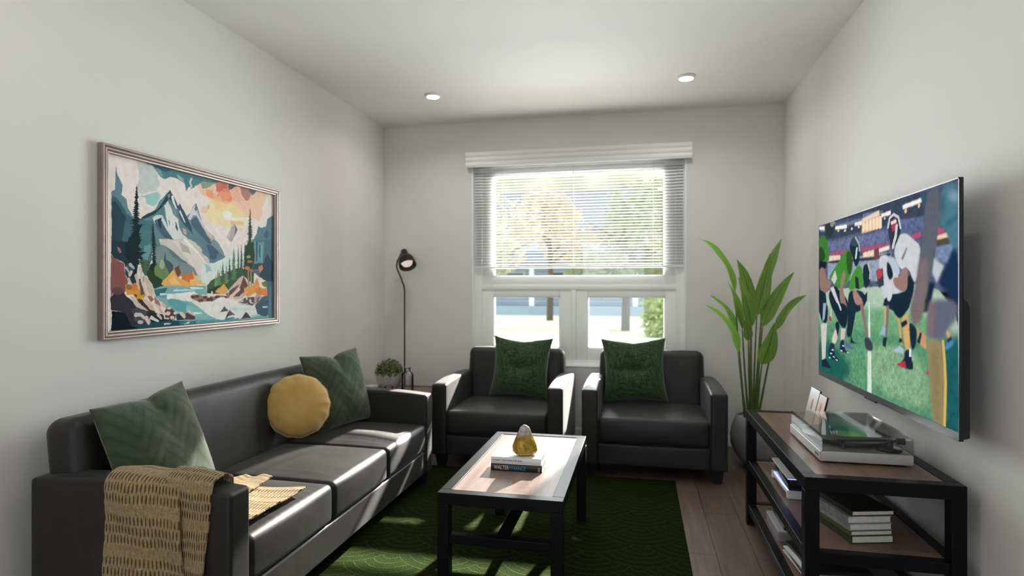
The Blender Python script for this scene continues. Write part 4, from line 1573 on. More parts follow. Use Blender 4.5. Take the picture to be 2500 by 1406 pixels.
("p",[(.214,.759),(.266,.744),(.508,.741),(.513,.803),(.413,.822),(.589,.849),(.743,.865),(.864,.919),(1.023,1.005),(.61,1.013),(.021,1.013),(.024,.937),(.342,.963),(.226,.808)],(126,172,174),.012,.0,0,1),
("p",[(.216,.764),(.288,.755),(.274,.785),(.243,.802),(.229,.806)],(56,108,120),.012,.0,0,1),
("p",[(.229,.802),(.291,.803),(.291,.854),(.32,.889),(.435,.94),(.435,.886),(.364,.848)],(96,160,166),.02,.0,0,1),
("p",[(.287,.799),(.395,.79),(.528,.847),(.631,.816),(.743,.877),(.864,.907),(.928,.935),(.79,.993),(.653,.994),(.528,.956),(.469,.888),(.413,.848),(.308,.829)],(222,221,217),.02,.0,0,1),
("p",[(.389,.865),(.411,.875),(.488,.905),(.524,.951),(.488,.966),(.389,.937)],(128,184,180),.02,.0,0,1),
("l",[(.25,.794),(.32,.799)],.006,(214,224,222),.003,.006,0,1),
("l",[(.32,.773),(.435,.769)],.006,(190,216,216),.003,.006,0,1),
("l",[(.291,.815),(.364,.8),(.435,.787)],.014,(224,226,224),.008,.006,0,1),
("l",[(.411,.755),(.488,.76)],.006,(214,226,226),.003,.006,0,1),
("l",[(.426,.927),(.48,.926)],.008,(210,226,224),.004,.006,0,1),
("l",[(.692,.911),(.846,.924)],.012,(196,216,218),.006,.006,0,1),
("p",[(.441,.98),(.612,.976),(.729,.985),(.729,1.014),(.411,1.016)],(92,150,164),.02,.0,0,1),
("l",[(.826,.973),(.908,.963)],.009,(170,200,205),.004,.006,0,1),
("p",[(.111,.977),(.196,.963),(.327,.965),(.442,.986),(.442,1.022),(.157,1.022),(.111,1.017)],(34,76,88),.015,.0,0,1),
("p",[(.346,.978),(.435,.981),(.435,1.008),(.364,1.01)],(60,128,138),.02,.0,0,1),
("p",[(.372,.998),(.406,.979),(.402,.996)],(206,220,218),.01,.0,0,1),
("l",[(.27,.984),(.302,.982)],.006,(190,206,206),.003,.006,0,1),
("p",[(.02,.568),(.034,.588),(.075,.616),(.081,.686),(.096,.709),(.09,.76),(.078,.787),(.051,.752),(.034,.775),(.02,.813)],(136,86,84),.008,.0,0,1),
("p",[(.02,.813),(.051,.754),(.075,.775),(.09,.811),(.117,.839),(.17,.886),(.19,.915),(.196,.965),(.151,.973),(.111,.981),(.078,.9),(.02,.881)],(54,50,60),.012,.0,0,1),
("e",(.051,.775),(.024,.021),(96,74,80),.2,1,.01,0,0),
("p",[(.108,.874),(.151,.876),(.177,.902),(.17,.963),(.126,.959)],(76,76,86),.02,.0,0,1),
("p",[(.02,.885),(.081,.9),(.111,.977),(.157,.998),(.164,1.023),(.02,1.018)],(14,28,38),.012,.0,0,1),
("p",[(.105,.705),(.132,.696),(.138,.728),(.114,.74)],(36,58,66),.012,.0,0,1),
("p",[(.081,.631),(.105,.622),(.123,.633),(.12,.669),(.102,.689),(.084,.674)],(60,80,88),.02,.0,0,1),
("l",[(.085,.643),(.102,.673)],.008,(170,168,164),.004,.006,0,1),
("l",[(.105,.622),(.121,.643)],.012,(172,176,176),.006,.006,0,1),
("l",[(.102,.681),(.109,.665)],.01,(196,190,176),None,.006,0,1),
("p",[(.085,.737),(.108,.74),(.126,.726),(.14,.756),(.164,.784),(.185,.789),(.164,.821),(.135,.826),(.111,.799),(.09,.797)],(206,148,66),.02,.0,0,1),
("e",(.123,.752),(.015,.02),(208,118,62),.3,1,.01,0,0),
("e",(.099,.752),(.012,.016),(150,104,54),.3,1,.01,0,0),
("p",[(.12,.792),(.135,.8),(.134,.812),(.123,.804)],(60,42,40),.01,.0,0,1),
("p",[(.135,.824),(.164,.821),(.203,.879),(.223,.909),(.263,.924),(.27,.954),(.203,.965),(.186,.915),(.151,.86)],(66,54,54),.015,.0,0,1),
("p",[(.101,.802),(.12,.815),(.157,.857),(.187,.897),(.177,.894),(.132,.868),(.114,.839)],(192,184,168),.012,.0,0,1),
("p",[(.142,.708),(.164,.687),(.175,.792),(.154,.798)],(112,78,66),.01,.0,0,1),
("p",[(.164,.683),(.183,.697),(.204,.727),(.22,.793),(.203,.822),(.18,.756)],(206,182,168),.012,.0,0,1),
("p",[(.186,.801),(.203,.801),(.219,.822),(.203,.842)],(150,104,84),.012,.0,0,1),
("l",[(.15,.644),(.159,.72),(.177,.788)],.011,(208,194,178),.008,.006,0,1),
("l",[(.131,.686),(.137,.72),(.145,.756)],.011,(202,180,170),.006,.006,0,1),
("l",[(.097,.705),(.109,.736)],.01,(196,180,166),.004,.006,0,1),
("p",[(.159,.808),(.19,.829),(.219,.88),(.224,.903),(.196,.887),(.17,.841)],(210,184,168),.012,.0,0,1),
("p",[(.19,.85),(.209,.867),(.206,.887)],(226,160,90),.012,.0,0,1),
("p",[(.219,.801),(.243,.835),(.251,.877),(.223,.847)],(156,116,102),.012,.0,0,1),
("p",[(.219,.843),(.25,.881),(.267,.925),(.246,.911)],(204,176,164),.012,.0,0,1),
("p",[(.25,.835),(.274,.862),(.282,.894),(.257,.873)],(212,178,164),.012,.0,0,1),
("p",[(.281,.879),(.299,.88),(.331,.916),(.327,.955),(.284,.964),(.263,.924)],(92,68,66),.015,.0,0,1),
("e",(.293,.888),(.011,.008),(214,196,184),.3,1,.015,0,0),
("e",(.288,.922),(.011,.012),(214,196,184),.3,1,.015,0,0),
("e",(.311,.945),(.012,.009),(214,196,184),.3,1,.015,0,0),
("e",(.269,.925),(.007,.012),(214,196,184),.3,1,.015,0,0),
("e",(.327,.916),(.01,.009),(214,196,184),.3,1,.015,0,0),
("e",(.284,.955),(.011,.006),(214,196,184),.3,1,.015,0,0),
("p",[(.331,.925),(.364,.918),(.387,.937),(.383,.963),(.335,.964)],(40,62,74),.012,.0,0,1),
("p",[(.344,.912),(.364,.909),(.387,.937),(.376,.958),(.357,.935)],(214,190,176),.012,.0,0,1),
("p",[(.383,.924),(.406,.898),(.438,.936),(.438,.972),(.383,.963)],(84,68,70),.012,.0,0,1),
("l",[(.399,.907),(.435,.94)],.012,(200,186,180),.006,.006,0,1),
("p",[(.19,.903),(.219,.913),(.263,.954),(.327,.961),(.243,.969),(.203,.963)],(30,46,50),.012,.0,0,1),
("l",[(.203,.937),(.236,.962)],.011,(204,206,202),.006,.006,0,1),
("l",[(.236,.922),(.253,.949)],.011,(196,190,180),.006,.006,0,1),
("l",[(.129,.915),(.151,.917),(.167,.936)],.013,(198,190,190),.009,.006,0,1),
("l",[(.178,.939),(.19,.968)],.014,(206,186,178),.01,.006,0,1),
("l",[(.143,.96),(.157,.961)],.01,(180,180,184),None,.006,0,1),
("p",[(.51,.782),(.54,.76),(.603,.737),(.638,.741),(.656,.774),(.612,.801),(.516,.795)],(58,70,48),.02,.0,0,1),
("p",[(.569,.778),(.621,.727),(.651,.774),(.608,.801),(.569,.791)],(218,162,92),.02,.0,0,1),
("p",[(.411,.807),(.449,.794),(.488,.804),(.549,.814),(.599,.81),(.656,.788),(.665,.821),(.578,.832),(.544,.849),(.465,.847),(.411,.828)],(150,116,106),.02,.0,0,1),
("e",(.426,.816),(.013,.009),(92,68,68),.3,1,.015,0,0),
("e",(.449,.812),(.011,.01),(92,68,68),.3,1,.015,0,0),
("e",(.472,.836),(.014,.008),(92,68,68),.3,1,.015,0,0),
("e",(.528,.835),(.022,.014),(92,68,68),.3,1,.015,0,0),
("e",(.578,.821),(.017,.01),(92,68,68),.3,1,.015,0,0),
("e",(.629,.815),(.013,.007),(92,68,68),.3,1,.015,0,0),
("e",(.496,.821),(.012,.008),(92,68,68),.3,1,.015,0,0),
("e",(.445,.796),(.01,.005),(222,204,196),.3,1,.012,0,0),
("e",(.522,.813),(.008,.01),(222,204,196),.3,1,.012,0,0),
("e",(.544,.791),(.005,.01),(222,204,196),.3,1,.012,0,0),
("e",(.488,.804),(.012,.004),(222,204,196),.3,1,.012,0,0),
("e",(.578,.805),(.011,.004),(222,204,196),.3,1,.012,0,0),
("e",(.621,.808),(.017,.006),(222,204,196),.3,1,.012,0,0),
("p",[(.757,.661),(.791,.716),(.798,.755),(.762,.808),(.701,.833),(.653,.769),(.701,.717),(.729,.683)],(206,180,170),.01,.0,0,1),
("p",[(.762,.668),(.793,.735),(.772,.774),(.71,.836),(.683,.821),(.729,.765),(.748,.707)],(112,82,76),.012,.0,0,1),
("p",[(.656,.778),(.692,.755),(.734,.726),(.701,.774),(.66,.816)],(104,84,84),.012,.0,0,1),
("l",[(.674,.826),(.701,.793),(.734,.765)],.012,(222,198,186),.006,.006,0,1),
("p",[(.767,.75),(.796,.755),(.841,.715),(.871,.672),(.893,.735),(.893,.775),(.943,.745),(.943,.811),(.846,.795),(.796,.821),(.762,.789)],(224,152,86),.025,.0,0,1),
("p",[(.846,.775),(.887,.745),(.94,.775),(.94,.816),(.856,.8)],(214,134,76),.02,.0,0,1),
("p",[(.877,.594),(.908,.577),(.916,.612),(.892,.644)],(192,138,88),.015,.0,0,1),
("p",[(.903,.714),(.945,.693),(.948,.745),(.913,.74)],(112,130,72),.02,.0,0,1),
("l",[(.701,.831),(.748,.827),(.786,.789)],.012,(200,180,172),.006,.006,0,1),
("p",[(.729,.856),(.776,.823),(.846,.83),(.866,.865),(.826,.893),(.776,.882)],(96,88,92),.02,.0,0,1),
("e",(.748,.851),(.014,.006),(204,200,198),.3,1,.015,0,0),
("e",(.786,.833),(.007,.012),(204,200,198),.3,1,.015,0,0),
("e",(.811,.858),(.008,.015),(204,200,198),.3,1,.015,0,0),
("e",(.776,.877),(.015,.004),(204,200,198),.3,1,.015,0,0),
("e",(.826,.874),(.012,.005),(204,200,198),.3,1,.015,0,0),
("e",(.748,.871),(.01,.004),(204,200,198),.3,1,.015,0,0),
("p",[(.841,.834),(.866,.799),(.904,.821),(.889,.861),(.846,.887)],(176,166,162),.012,.0,0,1),
("p",[(.861,.835),(.887,.815),(.877,.861),(.856,.875)],(128,112,112),.012,.0,0,1),
("p",[(.846,.894),(.903,.836),(.975,.864),(.975,.952),(.934,.983),(.866,.955)],(74,98,112),.012,.0,0,1),
("p",[(.967,.765),(1.011,.692),(1.017,1.007),(.956,1.003)],(98,130,152),.012,.0,0,1),
("l",[(.913,.908),(.948,.909)],.006,(206,214,216),None,.006,0,1),
("p",[(.623,.888),(.652,.923),(.594,.93)],(88,90,94),.01,.0,0,1),
("p",[(.658,.913),(.701,.954),(.628,.973)],(110,98,96),.01,.0,0,1),
("p",[(.658,.915),(.638,.964),(.651,.965)],(60,54,58),.01,.0,0,1),
("p",[(.779,.939),(.82,.987),(.741,.993)],(84,74,80),.01,.0,0,1),
("p",[(.625,.974),(.692,.968),(.696,.98),(.629,.984)],(60,128,140),.01,.0,0,1),
("l",[(.651,.965),(.687,.958)],.006,(216,218,216),None,.006,0,1),
("l",[(.417,.028),(.407,.054),(.417,.08)],.007,(196,206,204),None,.006,0,1)]
SCREEN_STROKES = [
("p",[(-.019,-.03),(1.007,.002),(1.007,.437),(-.019,.589)],(84,92,120),0,.55,0,1),
("p",[(-.019,-.023),(1.007,.006),(1.007,.1),(.878,.112),(.598,.114),(-.019,.117)],(58,70,92),.002,.3,0,1),
("p",[(.008,.004),(.598,.022),(.598,.06),(.455,.058),(.008,.055)],(112,126,146),.002,.3,0,1),
("l",[(.2,.005),(.2,.027)],.006,(46,60,88),None,.006,0,1),
("l",[(.214,.006),(.214,.027)],.006,(46,60,88),None,.006,0,1),
("l",[(.228,.006),(.228,.027)],.006,(46,60,88),None,.006,0,1),
("l",[(.242,.007),(.242,.028)],.006,(46,60,88),None,.006,0,1),
("l",[(.255,.007),(.255,.028)],.006,(46,60,88),None,.006,0,1),
("l",[(.269,.008),(.269,.028)],.006,(46,60,88),None,.006,0,1),
("l",[(.282,.008),(.282,.029)],.006,(46,60,88),None,.006,0,1),
("l",[(.295,.008),(.295,.029)],.006,(46,60,88),None,.006,0,1),
("l",[(.308,.009),(.308,.029)],.006,(46,60,88),None,.006,0,1),
("l",[(.321,.009),(.321,.03)],.006,(46,60,88),None,.006,0,1),
("l",[(.333,.01),(.333,.03)],.006,(46,60,88),None,.006,0,1),
("l",[(.346,.01),(.346,.03)],.006,(46,60,88),None,.006,0,1),
("l",[(.358,.011),(.358,.03)],.006,(46,60,88),None,.006,0,1),
("l",[(.37,.011),(.37,.031)],.006,(46,60,88),None,.006,0,1),
("l",[(.382,.012),(.382,.031)],.006,(46,60,88),None,.006,0,1),
("l",[(.394,.012),(.394,.031)],.006,(46,60,88),None,.006,0,1),
("l",[(.405,.012),(.405,.032)],.006,(46,60,88),None,.006,0,1),
("l",[(.417,.013),(.417,.032)],.006,(46,60,88),None,.006,0,1),
("l",[(.428,.013),(.428,.032)],.006,(46,60,88),None,.006,0,1),
("l",[(.44,.014),(.44,.033)],.006,(46,60,88),None,.006,0,1),
("p",[(.104,.126),(.648,.14),(.648,.202),(.104,.19)],(104,112,150),.002,.55,0,1),
("p",[(.104,.248),(.653,.251),(.653,.399),(.104,.376)],(146,158,178),.002,.35,0,1),
("p",[(.625,.096),(.84,.114),(.84,.199),(.625,.204)],(92,104,142),.002,.55,0,1),
("p",[(.189,.04),(.304,.047),(.306,.07),(.191,.059)],(250,248,244),.002,.0,0,1),
("p",[(.001,.005),(.064,.013),(.067,.04),(.001,.025)],(246,240,236),.002,.0,0,1),
("p",[(.377,.052),(.443,.052),(.443,.076),(.379,.071)],(240,236,236),.002,.0,0,1),
("p",[(.441,.043),(.57,.026),(.591,.119),(.438,.125)],(222,186,146),.002,.1,0,1),
("l",[(.455,.105),(.455,.073)],.014,(246,220,190),None,.006,0,1),
("l",[(.481,.106),(.481,.073)],.014,(246,220,190),None,.006,0,1),
("l",[(.507,.107),(.507,.073)],.014,(246,220,190),None,.006,0,1),
("l",[(.532,.108),(.532,.072)],.014,(246,220,190),None,.006,0,1),
("l",[(.556,.109),(.556,.072)],.014,(246,220,190),None,.006,0,1),
("l",[(.579,.11),(.579,.072)],.014,(246,220,190),None,.006,0,1),
("p",[(.444,.044),(.57,.027),(.572,.051),(.447,.061)],(236,214,196),.002,.0,0,1),
("p",[(.586,.049),(.649,.045),(.651,.063),(.588,.067)],(250,244,236),.002,.0,0,1),
("p",[(.625,.053),(.648,.046),(.651,.063),(.625,.067)],(250,246,240),.002,.0,0,1),
("p",[(.725,.038),(.827,.031),(.831,.05),(.727,.058)],(252,248,240),.002,.0,0,1),
("e",(.22,.073),(.009,.007),(246,206,160),.5,1,.01,0,0),
("e",(.287,.079),(.009,.007),(246,206,160),.5,1,.01,0,0),
("e",(.351,.081),(.008,.007),(246,206,160),.5,1,.01,0,0),
("e",(.416,.082),(.008,.007),(246,206,160),.5,1,.01,0,0),
("e",(.609,.08),(.006,.005),(246,206,160),.5,1,.01,0,0),
("e",(.743,.07),(.007,.009),(250,196,150),.5,1,.01,0,0),
("e",(.816,.062),(.006,.009),(250,196,150),.5,1,.01,0,0),
("p",[(.126,.196),(.269,.197),(.435,.204),(.635,.198),(.639,.223),(.435,.227),(.269,.223),(.126,.221)],(164,84,116),.002,.15,0,1),
("p",[(.77,.188),(.827,.178),(.827,.205),(.783,.21)],(176,84,116),.002,.0,0,1),
("p",[(.909,.177),(.937,.189),(.942,.204),(.909,.207)],(190,80,112),.002,.0,0,1),
("p",[(.12,.219),(.242,.227),(.242,.255),(.12,.256)],(228,206,182),.002,.25,0,1),
("p",[(.449,.234),(.542,.226),(.535,.259),(.449,.262)],(236,214,184),.002,.25,0,1),
("p",[(.569,.225),(.643,.218),(.643,.238),(.569,.247)],(240,226,204),.002,.2,0,1),
("p",[(.104,.251),(.541,.267),(.653,.251),(.653,.27),(.541,.284),(.104,.27)],(58,60,70),.002,.3,0,1),
("p",[(.905,.211),(.949,.205),(.959,.226),(.905,.23)],(240,214,180),.002,.25,0,1),
("p",[(.903,.229),(.961,.226),(.973,.255),(.905,.258)],(84,76,64),.002,.2,0,1),
("p",[(.898,.257),(.977,.253),(.977,.344),(.896,.306)],(118,138,172),.002,.4,0,1),
("p",[(-.019,.442),(.455,.428),(1.007,.404),(1.007,1.036),(-.019,1.047)],(176,198,176),.002,.12,0,1),
("p",[(-.019,.575),(.455,.533),(1.007,.543),(1.007,1.036),(-.019,1.047)],(112,168,122),.002,.22,6,1),
("p",[(-.019,.678),(.202,.654),(.455,.674),(1.007,.65),(1.007,1.036),(-.019,1.047)],(84,144,108),.002,.4,8,1),
("p",[(-.019,.855),(.455,.733),(.78,.728),(.878,.799),(.888,1.011),(-.019,1.047)],(92,150,112),.002,.45,8,1),
("p",[(.472,.741),(.78,.708),(.868,.819),(.868,.965),(.681,.973),(.472,.904)],(132,172,132),.03,.45,8,1),
("p",[(-.019,.781),(.133,.786),(.266,.828),(.366,.932),(.202,1.054),(-.019,1.061)],(26,96,84),.02,.3,10,1),
("p",[(.917,.648),(1.007,.601),(1.007,1.036),(.946,1.039)],(20,92,96),.01,.3,8,1),
("p",[(.78,.998),(.888,.993),(.946,1.047),(.78,1.056)],(30,110,104),.02,.3,8,1),
("p",[(.485,.777),(.513,.771),(.517,1.009),(.485,1.008)],(214,228,216),.002,.1,1,1),
("p",[(.493,.512),(.502,.512),(.507,.7),(.491,.698)],(222,232,224),.002,0,1,1),
("p",[(.067,-.002),(.189,.009),(.181,.057),(.131,.114),(.081,.072)],(38,54,62),.002,.2,0,1),
("e",(.158,.015),(.023,.019),(150,140,120),.5,1,.01,0,0),
("p",[(.001,.092),(.046,.065),(.092,.106),(.122,.186),(.106,.251),(.046,.26),(.001,.256)],(58,128,44),.002,.15,0,1),
("p",[(.001,.132),(.058,.166),(.081,.233),(.023,.255),(.001,.246)],(40,70,34),.002,.2,0,1),
("p",[(.001,.239),(.092,.257),(.083,.301),(.001,.3)],(15,30,42),.002,.0,0,1),
("p",[(.008,.287),(.07,.297),(.092,.376),(.149,.383),(.126,.44),(.081,.467),(.008,.44)],(150,116,104),.002,.1,0,1),
("p",[(.001,.44),(.081,.467),(.106,.593),(.001,.601)],(15,36,52),.002,.0,0,1),
("p",[(.002,.535),(.111,.53),(.1,.668),(.034,.664),(.002,.606)],(15,36,52),.002,.0,0,1),
("p",[(.051,.533),(.089,.531),(.068,.638),(.041,.662)],(150,170,190),.002,.0,0,1),
("p",[(.022,.675),(.096,.667),(.077,.914),(.037,.923)],(206,198,194),.002,.05,0,1),
("p",[(.034,.924),(.079,.902),(.149,.956),(.034,.968)],(18,38,56),.002,.0,0,1),
("p",[(.131,.575),(.153,.559),(.15,.631),(.127,.638)],(200,190,190),.002,.0,0,1),
("e",(.134,.63),(.014,.017),(190,60,70),.2,1,.01,0,0),
("p",[(.104,.472),(.179,.409),(.24,.451),(.324,.508),(.306,.579),(.163,.589)],(14,38,54),.002,.0,0,1),
("p",[(.131,.43),(.171,.421),(.254,.567),(.215,.54)],(206,206,210),.002,.0,0,1),
("p",[(.109,.363),(.2,.287),(.287,.205),(.333,.197),(.361,.258),(.353,.337),(.306,.41),(.24,.442),(.179,.409)],(62,140,48),.002,.18,0,1),
("p",[(.297,.217),(.338,.205),(.361,.269),(.342,.359),(.311,.341)],(46,86,36),.002,.2,0,1),
("p",[(.142,.374),(.187,.317),(.207,.372),(.179,.406)],(204,200,200),.002,.0,0,1),
("p",[(.271,.309),(.299,.352),(.261,.427),(.301,.526),(.317,.578),(.257,.582),(.225,.452)],(152,118,110),.002,.1,0,1),
("p",[(.329,.198),(.338,.159),(.377,.131),(.412,.153),(.424,.22),(.419,.285),(.385,.316),(.361,.253)],(18,46,62),.002,.0,0,1),
("e",(.379,.159),(.03,.025),(58,84,84),.8,.8,.01,0,0),
("l",[(.395,.206),(.387,.255)],.01,(206,214,220),None,.006,0,1),
("l",[(.385,.138),(.412,.175),(.419,.219)],.008,(160,172,180),None,.006,0,1),
("p",[(.131,.529),(.311,.521),(.313,.634),(.284,.683),(.245,.666),(.204,.621)],(12,36,52),.002,.0,0,1),
("l",[(.221,.525),(.245,.563)],.01,(200,206,212),None,.006,0,1),
("p",[(.175,.704),(.206,.69),(.214,.734),(.193,.788),(.143,.787)],(216,198,188),.002,.0,0,1),
("p",[(.183,.658),(.221,.634),(.237,.667),(.213,.744),(.2,.701)],(16,34,50),.002,.0,0,1),
("p",[(.248,.679),(.293,.679),(.282,.744),(.243,.755)],(212,192,182),.002,.0,0,1),
("p",[(.127,.792),(.181,.783),(.176,.856),(.231,.88),(.222,.895),(.107,.891)],(24,46,74),.002,.0,0,1),
("p",[(.243,.754),(.281,.744),(.281,.801),(.326,.822),(.229,.827)],(24,46,74),.002,.0,0,1),
("e",(.144,.857),(.012,.005),(196,206,220),.4,1,.01,0,0),
("e",(.175,.877),(.011,.004),(196,206,220),.4,1,.01,0,0),
("e",(.204,.888),(.011,.004),(196,206,220),.4,1,.01,0,0),
("e",(.127,.887),(.011,.004),(196,206,220),.4,1,.01,0,0),
("e",(.253,.816),(.01,.005),(196,206,220),.4,1,.01,0,0),
("e",(.269,.784),(.01,.005),(196,206,220),.4,1,.01,0,0),
("e",(.162,.833),(.011,.005),(196,206,220),.4,1,.01,0,0),
("e",(.314,.819),(.01,.004),(196,206,220),.4,1,.01,0,0),
("p",[(.303,.521),(.437,.515),(.393,.544),(.367,.647),(.347,.724),(.298,.723),(.313,.634)],(14,40,56),.002,.0,0,1),
("p",[(.344,.706),(.362,.74),(.397,.751),(.337,.759)],(22,44,60),.002,.0,0,1),
("p",[(.284,.753),(.322,.756),(.372,.789),(.307,.796)],(90,110,136),.002,.0,0,1),
("p",[(.32,.451),(.385,.439),(.447,.449),(.486,.502),(.419,.57),(.311,.578)],(16,42,62),.002,.0,0,1),
("p",[(.333,.382),(.394,.306),(.435,.302),(.452,.385),(.443,.439),(.385,.433),(.324,.453)],(72,146,52),.002,.18,0,1),
("p",[(.381,.361),(.41,.373),(.419,.439),(.385,.433)],(20,46,50),.002,.0,0,1),
("p",[(.368,.422),(.41,.466),(.444,.498),(.451,.522),(.385,.531),(.358,.467)],(170,130,122),.002,.1,0,1),
("p",[(.449,.304),(.489,.295),(.513,.345),(.506,.407),(.466,.441),(.446,.374)],(20,44,58),.002,.0,0,1),
("l",[(.489,.301),(.506,.344),(.504,.376)],.008,(170,184,192),None,.006,0,1),
("p",[(.443,.487),(.482,.449),(.483,.502),(.451,.514)],(18,40,52),.002,.0,0,1),
("p",[(.422,.525),(.45,.519),(.494,.695),(.475,.701)],(142,112,108),.002,.0,0,1),
("p",[(.458,.712),(.478,.699),(.504,.709),(.527,.739),(.524,.77),(.469,.772)],(62,62,78),.002,.0,0,1),
("p",[(.565,.268),(.627,.258),(.694,.336),(.707,.438),(.697,.494),(.605,.498),(.583,.395)],(202,206,212),.002,.08,0,1),
("p",[(.55,.339),(.598,.328),(.607,.417),(.568,.43)],(54,58,74),.002,.0,0,1),
("e",(.574,.357),(.019,.024),(180,70,80),.4,1,.01,0,0),
("p",[(.534,.226),(.568,.219),(.574,.274),(.537,.282)],(120,66,84),.002,.0,0,1),
("p",[(.605,.482),(.701,.448),(.71,.551),(.668,.544),(.605,.527)],(14,40,56),.002,.0,0,1),
("p",[(.6,.508),(.641,.506),(.636,.518),(.601,.524)],(16,40,56),.002,.0,0,1),
("p",[(.604,.524),(.623,.523),(.617,.619),(.607,.624)],(200,168,132),.002,.0,0,1),
("p",[(.623,.519),(.642,.518),(.636,.625),(.628,.678),(.613,.684),(.62,.607)],(132,112,112),.002,.0,0,1),
("p",[(.601,.686),(.628,.678),(.618,.731),(.597,.729)],(20,44,60),.002,.0,0,1),
("p",[(.574,.673),(.607,.616),(.616,.639),(.612,.672)],(150,180,210),.002,.0,0,1),
("p",[(.677,.558),(.698,.546),(.71,.59),(.72,.67),(.726,.708),(.708,.697),(.7,.6)],(206,162,108),.002,.0,0,1),
("p",[(.703,.673),(.722,.67),(.724,.691),(.704,.695)],(20,40,56),.002,.0,0,1),
("p",[(.666,.743),(.706,.71),(.731,.721),(.732,.743)],(172,194,210),.002,.0,0,1),
("p",[(.656,.466),(.745,.446),(.758,.361),(.795,.402),(.784,.468),(.754,.545),(.66,.552)],(12,38,56),.002,.0,0,1),
("p",[(.625,.379),(.651,.404),(.663,.466),(.645,.5),(.625,.491)],(206,212,218),.002,.0,0,1),
("p",[(.677,.23),(.705,.172),(.745,.173),(.783,.207),(.826,.244),(.821,.316),(.805,.4),(.789,.404),(.758,.334),(.711,.345),(.674,.276)],(206,210,212),.002,.06,0,1),
("p",[(.717,.29),(.748,.238),(.752,.248),(.726,.3)],(110,130,145),.002,.0,0,1),
("p",[(.674,.276),(.711,.345),(.702,.372),(.663,.342),(.625,.282)],(188,198,208),.002,.0,0,1),
("p",[(.717,.345),(.754,.325),(.754,.428),(.735,.452),(.676,.428),(.662,.38),(.705,.377)],(156,122,114),.002,.1,0,1),
("p",[(.625,.291),(.652,.318),(.671,.371),(.645,.396),(.625,.36)],(16,38,54),.002,.0,0,1),
("p",[(.631,.136),(.638,.085),(.669,.062),(.705,.089),(.718,.152),(.695,.204),(.663,.244),(.645,.201)],(46,56,74),.002,.0,0,1),
("p",[(.65,.101),(.683,.084),(.695,.129),(.663,.154)],(182,66,84),.002,.0,0,1),
("l",[(.633,.127),(.645,.081),(.671,.067),(.7,.088),(.712,.142)],.007,(196,206,212),None,.006,0,1),
("l",[(.688,.128),(.682,.174),(.665,.228)],.01,(206,212,214),None,.006,0,1),
("l",[(.657,.108),(.682,.103)],.008,(220,220,222),None,.006,0,1),
("p",[(.657,.505),(.769,.5),(.751,.539),(.709,.583),(.671,.556)],(12,36,52),.002,.0,0,1),
("p",[(.714,.581),(.751,.543),(.76,.594),(.771,.715),(.738,.721),(.727,.627)],(216,168,112),.002,.08,0,1),
("p",[(.714,.595),(.748,.578),(.754,.599),(.721,.621)],(18,36,50),.002,.0,0,1),
("p",[(.738,.725),(.774,.712),(.777,.764),(.786,.776),(.786,.812),(.689,.804),(.732,.775)],(18,40,58),.002,.0,0,1),
("p",[(.688,.799),(.739,.776),(.746,.805),(.697,.807)],(190,52,70),.002,.0,0,1),
("l",[(.769,.719),(.769,.742)],.008,(220,226,230),None,.006,0,1),
("p",[(.762,.582),(.807,.612),(.802,.69),(.779,.724),(.767,.663)],(16,40,58),.002,.0,0,1),
("p",[(.805,.612),(.854,.641),(.854,.701),(.817,.678)],(206,152,112),.002,.06,0,1),
("p",[(.822,.626),(.832,.631),(.821,.683),(.806,.676)],(22,36,48),.002,.0,0,1),
("p",[(.923,.006),(.999,.007),(.999,.289),(.969,.268),(.949,.203),(.923,.174),(.918,.123)],(74,120,138),.002,.05,3,1),
("p",[(.953,.037),(.999,.062),(.999,.088),(.969,.073)],(150,174,184),.002,0,6,1),
("p",[(.999,.141),(.999,.156),(.949,.177),(.94,.167)],(34,92,108),.002,0,4,1),
("p",[(.923,.056),(.936,.04),(.94,.128),(.923,.132)],(40,96,110),.002,0,5,1),
("p",[(.891,.301),(.937,.341),(.905,.408),(.882,.362)],(192,200,208),.002,0,2,1),
("p",[(.864,.399),(.896,.412),(.868,.536),(.825,.54)],(14,38,60),.002,0,2,1),
("p",[(.854,.004),(.922,.006),(.918,.123),(.906,.209),(.896,.281),(.873,.383),(.849,.475),(.825,.54),(.761,.544),(.799,.424),(.815,.316),(.836,.19)],(94,99,108),.002,.04,3,1),
("p",[(.82,.299),(.868,.312),(.849,.475),(.82,.54),(.767,.544),(.804,.424)],(124,110,112),.002,.04,5,1),
("p",[(.825,.01),(.849,.023),(.852,.07),(.835,.049)],(40,92,112),.002,0,3,1),
("p",[(.767,.528),(.798,.499),(.851,.496),(.839,.541),(.813,.6),(.779,.598)],(122,106,108),.002,.04,3,1),
("p",[(.973,.27),(1.001,.289),(1.001,.504),(.94,.437),(.909,.416),(.94,.345)],(14,46,78),.002,0,3,1),
("p",[(.871,.478),(.996,.474),(.996,.551),(.957,.598),(.935,.651),(.853,.651),(.858,.57)],(98,102,122),.002,.03,4,1),
("p",[(.871,.487),(.897,.486),(.892,.636),(.856,.645),(.859,.57)],(126,106,110),.002,0,5,1),
("p",[(.94,.432),(1.001,.504),(1.001,.481),(.957,.436)],(14,46,78),.002,0,2,1),
("p",[(.951,.599),(.966,.621),(.956,.635),(.947,.615)],(206,168,122),.002,.0,0,1),
("p",[(.948,.653),(.969,.628),(.983,.65),(.952,.685),(.937,.679)],(72,134,186),.002,.0,0,1),
("p",[(.951,.639),(.969,.626),(.972,.64),(.952,.654)],(24,44,60),.002,.0,0,1),
("p",[(.855,.653),(.931,.649),(.939,.74),(.948,.821),(.944,.904),(.942,1.013),(.887,1.008),(.878,.884),(.862,.758)],(152,134,94),.002,.03,2,1),
("p",[(.873,.704),(.916,.695),(.921,.997),(.892,1.0)],(138,124,88),.002,.03,6,1),
